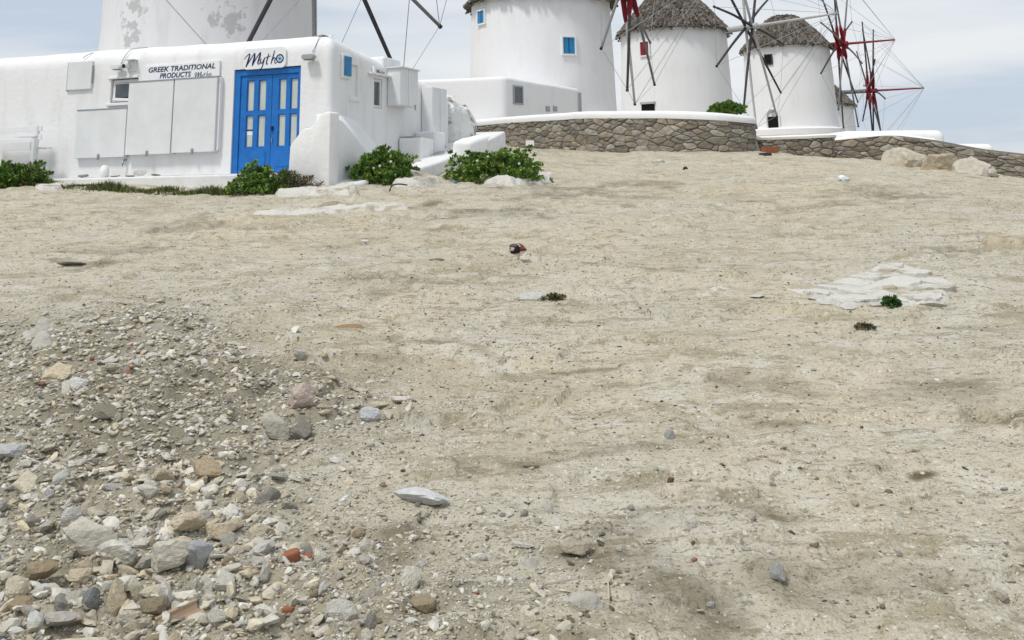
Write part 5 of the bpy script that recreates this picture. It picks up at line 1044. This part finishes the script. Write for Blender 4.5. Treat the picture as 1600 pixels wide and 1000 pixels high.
# ================================================================== BIRD
def bird():
    p = gp(810, 414); root = thing('bird', 'small chestnut and black-breasted shorebird walking on the bare ground', 'bird', p, R(52)); V, F_ = ICO[4]
    # body along local x (head at -x); implicit blend of balls sampled along directions
    balls = [((-.045, 0, .092), .046), ((0, 0, .098), .049), ((.04, 0, .094), .040), ((.075, 0, .084), .024), ((.10, 0, .074), .012), ((-.072, 0, .108), .036), ((-.085, 0, .118), .029)]
    c0 = Vector((0, 0, .095)); vs_ = []
    def field(q): return sum((r/max((q-Vector(c)).length, 1e-4))**4 for c, r in balls)-1
    for d in V:
        dv = Vector(d); lo, hi = 0, .2
        for _ in range(22):
            m_ = (lo+hi)/2
            if field(c0+dv*m_) > 0: lo = m_
            else: hi = m_
        vs_.append(c0+dv*lo)
    mb = MB().add(vs_, [tuple(f) for f in F_]); mb.c = []
    for q in vs_:
        c = (.23, .075, .05)
        if q.z > .118 and abs(q.y) < .014 and q.x > -.04: c = (.12, .06, .045)
        if q.z < .078: c = (.75, .73, .70)
        if q.x < -.03 and q.z > .06: c = (.035, .026, .024)
        if q.x < -.075 and .088 < q.z < .118 and abs(q.y) < .03: c = (.72, .69, .66)
        if q.z > .132 and q.x < -.05: c = (.16, .12, .09)
        if q.x > .085: c = (.04, .035, .035)
        if -.036 < q.x < -.024 and q.z > .12: c = (.75, .72, .68)
        mb.c.append(c)
    mb.build('body', M_BIRD, root, smooth=True)
    MB().tube([(-.105, 0, .116), (-.125, 0, .112), (-.138, 0, .106)], [.008, .005, .002], 8).build('bill', M_BLACK, root)
    for s_ in (-1, 1):
        MB().lathe([(.001, -.004), (.004, -.002), (.004, .002), (.001, .004)], 8).build('eye', M_BLACK, root, loc=(-.098, s_*.021, .124))
        w_ = MB().tube([(-.03, s_*.043, .10), (.01, s_*.050, .102), (.05, s_*.042, .092), (.10, s_*.02, .075)], [.012, .028, .022, .004], 10, flat=.5); w_.c = [(.22, .07, .045)]*len(w_.v); w_.build('wing', M_BIRD, root, smooth=True)
        fx = -.02 if s_ < 0 else .03
        MB().tube([(.005, s_*.02, .06), (fx*.5+.005, s_*.02, .03), (fx, s_*.02, .002)], [.006, .0035, .003], 6).build('leg', M_ORANGE, root)
        ft = MB()
        for a in (-.5, 0, .5): ft.tube([(fx, s_*.02, .003), (fx-.022*math.cos(a), s_*.02+.022*math.sin(a), .002)], .0025, 5)
        ft.build('foot', M_ORANGE, root)
bird()

# ================================================================== SMALL STONES AND GRAVEL
r_ = random.Random(77)
CN = {GB: 'grey-beige', BG: 'beige', LT: 'pale', BL: 'bluish grey', TN: 'tan', BR: 'brown'}
MARKS = []
for (u, v, a, b, c, lb_) in ROCKS:
    q = lb_
    for w_ in (' in the', ' just', ' near', ' below', ' left', ' under', ' touching', ' above', ' at the', ' beside', ' standing', ' right', ' among', ' lower', ' farther', ' cut', ' next', ' farthest', ' behind', ' between', ' up ', ' alone', ' with', ' on ', ' before'):
        if w_ in q[8:]: q = q[:8+q[8:].index(w_)]
    MARKS.append((gpix(u, v+b*.38), q))
USED = {}
def stone_label(x, y, c, s_, fallback):
    size = 'tiny' if s_ < .035 else ('small' if s_ < .055 else 'fist-sized'); col = CN.get(c, 'grey')
    cand = sorted(MARKS, key=lambda m: (m[0].x-x)**2+((m[0].y-y)*.5)**2)[:5]
    for m, nm in cand:
        dx, dy = x-m.x, (y-m.y)*.45; dr = ('right of' if dx > 0 else 'left of') if abs(dx) > abs(dy) else ('just above' if dy > 0 else 'just below')
        if abs(abs(dx)-abs(dy)) < .4*max(abs(dx), abs(dy)): dr = ('above and ' if dy > 0 else 'below and ')+('right of' if dx > 0 else 'left of')
        t = f'{size} {col} stone {dr} the {nm}'
        if t not in USED and len(t.split()) <= 16: USED[t] = 1; return t
    return fallback
def mid_stones(n, cond, group, label, smin, smax, name='loose_stone'):
    done = 0; tries = 0
    while done < n and tries < 20000:
        tries += 1; y = math.exp(r_.uniform(math.log(3.15), math.log(13))); x = r_.uniform(-.56, .54)*y; rb2 = float(rubble(np.array([x]), np.array([y]))[0])
        if not cond(x, y, rb2): continue
        s_ = r_.uniform(smin, smax)*min(1, (r_.random()+.45))
        if s_ < .0062*y*.9: continue
        o = bpy.data.objects.new(name, rock_mesh(r_.randrange(14), 2)); COL.objects.link(o); z = gsurf(x, y); sz = s_*.5*r_.uniform(.45, .8)
        o.scale = (s_*.5, s_*.5*r_.uniform(.6, .95), sz); o.location = (x, y, z+sz*.35); o.rotation_euler = (r_.uniform(-.3, .3), r_.uniform(-.3, .3), r_.uniform(0, 6.28)); c = r_.choice([GB, BG, LT, BL, TN, LT, GB, (.36, .34, .30), (.5, .48, .42), BR]); g = r_.uniform(.8, 1.15); o.color = (c[0]*g, c[1]*g, c[2]*g, 1)
        tag(o, stone_label(x, y, c, s_, label), 'stone', group); done += 1
mid_stones(165, lambda x, y, b: b > .5 and x < -.25-.1*(y-3.2) and y < 4.7, 'small stones of the rubble', 'small angular stone lying loose in the rubble at lower left', .05, .115)
mid_stones(130, lambda x, y, b: b > .6 and y < 9, 'small stones of the rubble', 'small angular stone lying loose in the rubble at lower left', .03, .085)
mid_stones(60, lambda x, y, b: b < .3 and (y < 4.6 or r_.random() < .25), 'small stones on the bare ground', 'small stone lying singly on the bare trodden ground', .022, .05, 'ground_stone')
def gravel(N_=210000):
    y = np.exp(rng.uniform(math.log(2.9), math.log(26), N_)); x = rng.uniform(-.66, .64, N_)*y+rng.uniform(-.3, .3, N_); E_ = 48000; ye = np.exp(rng.uniform(math.log(2.9), math.log(9.5), E_)); y = np.concatenate([y, ye]); x = np.concatenate([x, rng.uniform(-.62, .1, E_)*ye]); N_ = N_+E_; rb2 = rubble(x, y); dm_ = damp_shade(x, y)
    cl = np.clip(vn(x*1.1, y*1.1, 2)*2+.35, 0, 1)*np.clip(vn(x*4, y*4, 3)*2+.6, 0, 1); pr = rb2*.85+(1-rb2)*(.09+.22*cl*np.clip(1.2-y/14, .1, 1)); keep = rng.random(N_) < pr; x, y, rb2 = x[keep], y[keep], rb2[keep]; n = len(x)
    s_ = .0014*y*rng.random(n)**(-1/np.where(rb2 > .5, 1.25, 2.0)); s_ = np.minimum(s_, np.minimum(.0085*y, np.where(rb2 > .5, .07, .03))*rng.uniform(.6, 1, n)); z = surf(x, y)
    V, F_ = ICO[1]; K = 16; prot = np.stack([rock_verts(1, 500+k, 6, 0)[0] for k in range(K)]); a = rng.uniform(0, 2*PI, n); pk = prot[rng.integers(0, K, n)]
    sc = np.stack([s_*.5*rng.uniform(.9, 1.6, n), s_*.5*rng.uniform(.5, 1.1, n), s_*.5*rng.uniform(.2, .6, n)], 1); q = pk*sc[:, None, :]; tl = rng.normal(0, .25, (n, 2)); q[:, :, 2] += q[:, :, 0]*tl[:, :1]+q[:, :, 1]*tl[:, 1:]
    ca, sa = np.cos(a)[:, None], np.sin(a)[:, None]; X = q[:, :, 0]*ca-q[:, :, 1]*sa+x[:, None]; Y = q[:, :, 0]*sa+q[:, :, 1]*ca+y[:, None]; Z = q[:, :, 2]+(z+sc[:, 2]*.25)[:, None]
    v = np.stack([X, Y, Z], -1).reshape(-1, 3); f = (F_[None]+(np.arange(n)*len(V))[:, None, None]).reshape(-1, 3)
    pal = np.array([GB, BG, LT, BL, TN, (.46, .43, .36), (.60, .56, .47), (.40, .36, .28), (.64, .58, .46), (.55, .50, .40), (.34, .30, .235), (.58, .53, .43), (.48, .42, .32)]); c = pal[rng.integers(0, len(pal), n)]*rng.uniform(.8, 1.15, n)[:, None]; dk_shade = (rng.random(n) < .13) & (rb2 < .4); c[dk_shade] = np.array((.15, .125, .08))*rng.uniform(.7, 1.4, (int(dk_shade.sum()), 1)); c[rng.random(n) < .035] = WH; c[rng.random(n) < .003] = (.34, .15, .09)  # dark chips on bare ground stand in for the shade of tiny ledges
    me = bpy.data.meshes.new('gravel'); me.vertices.add(len(v)); me.vertices.foreach_set('co', v.ravel()); me.loops.add(f.size); me.loops.foreach_set('vertex_index', f.ravel().astype(np.int32)); me.polygons.add(len(f)); me.polygons.foreach_set('loop_start', np.arange(0, f.size, 3, dtype=np.int32)); me.update(calc_edges=True)
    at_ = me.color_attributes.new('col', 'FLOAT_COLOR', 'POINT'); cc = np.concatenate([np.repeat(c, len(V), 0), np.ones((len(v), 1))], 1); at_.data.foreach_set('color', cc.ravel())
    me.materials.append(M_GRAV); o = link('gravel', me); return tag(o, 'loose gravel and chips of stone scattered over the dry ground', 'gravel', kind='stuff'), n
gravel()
def heap(n1=760, n2=900):
    """the loose stones of the spill beyond the single ones, joined"""
    PILE = np.array([tuple(gpix(*p))[:2] for p in ((-260, 740), (60, 715), (250, 700), (400, 740), (470, 860), (470, 1010), (-300, 1010))]); V, F_ = ICO[2]; K = 18; prot = np.stack([rock_verts(2, 900+k, 8, .07)[0] for k in range(K)])
    y = np.exp(rng.uniform(math.log(3.0), math.log(9), 60000)); x = rng.uniform(-.68, .2, 60000)*y; a = in_poly_soft(x, y, PILE, .12); b = rubble(x, y)
    i1 = np.where(rng.random(60000) < a)[0][:n1]; i2 = np.where((rng.random(60000) < b*np.clip(vn(x*2.2, y*2.2, 5)*2+.5, 0.05, 1)))[0][:n2]; ii = np.concatenate([i1, i2]); x, y = x[ii], y[ii]; n = len(x)
    s_ = np.concatenate([rng.uniform(.028, .085, len(i1))*rng.uniform(.6, 1, len(i1)), rng.uniform(.02, .055, len(i2))*np.clip(y[len(i1):]/4.5, .8, 1.5)]); ang = rng.uniform(0, 2*PI, n); pk = prot[rng.integers(0, K, n)]
    sc = np.stack([s_*.5*rng.uniform(.9, 1.45, n), s_*.5*rng.uniform(.6, 1.1, n), s_*.5*rng.uniform(.3, .75, n)], 1); q = pk*sc[:, None, :]; tl = rng.normal(0, .3, (n, 2)); q[:, :, 2] += q[:, :, 0]*tl[:, :1]+q[:, :, 1]*tl[:, 1:]
    ca, sa = np.cos(ang)[:, None], np.sin(ang)[:, None]; X = q[:, :, 0]*ca-q[:, :, 1]*sa+x[:, None]; Y = q[:, :, 0]*sa+q[:, :, 1]*ca+y[:, None]; Z = q[:, :, 2]+(surf(x, y)+sc[:, 2]*.35)[:, None]
    v = np.stack([X, Y, Z], -1).reshape(-1, 3); f = (F_[None]+(np.arange(n)*len(V))[:, None, None]).reshape(-1, 3); me = bpy.data.meshes.new('rubble'); me.from_pydata(v.tolist(), [], f.tolist())
    pal = np.array([GB, BG, LT, BL, TN, LT, (.60, .56, .47), (.55, .50, .40), (.66, .62, .53), (.47, .42, .33)]); c = pal[rng.integers(0, len(pal), n)]*rng.uniform(.85, 1.1, n)[:, None]
    at_ = me.color_attributes.new('col', 'FLOAT_COLOR', 'POINT'); at_.data.foreach_set('color', np.concatenate([np.repeat(c, len(V), 0), np.ones((len(v), 1))], 1).ravel()); me.materials.append(M_GRAV)
    return tag(link('rubble', me), 'spill of loose broken stones covering the lower left ground', 'rubble', kind='stuff')
heap()
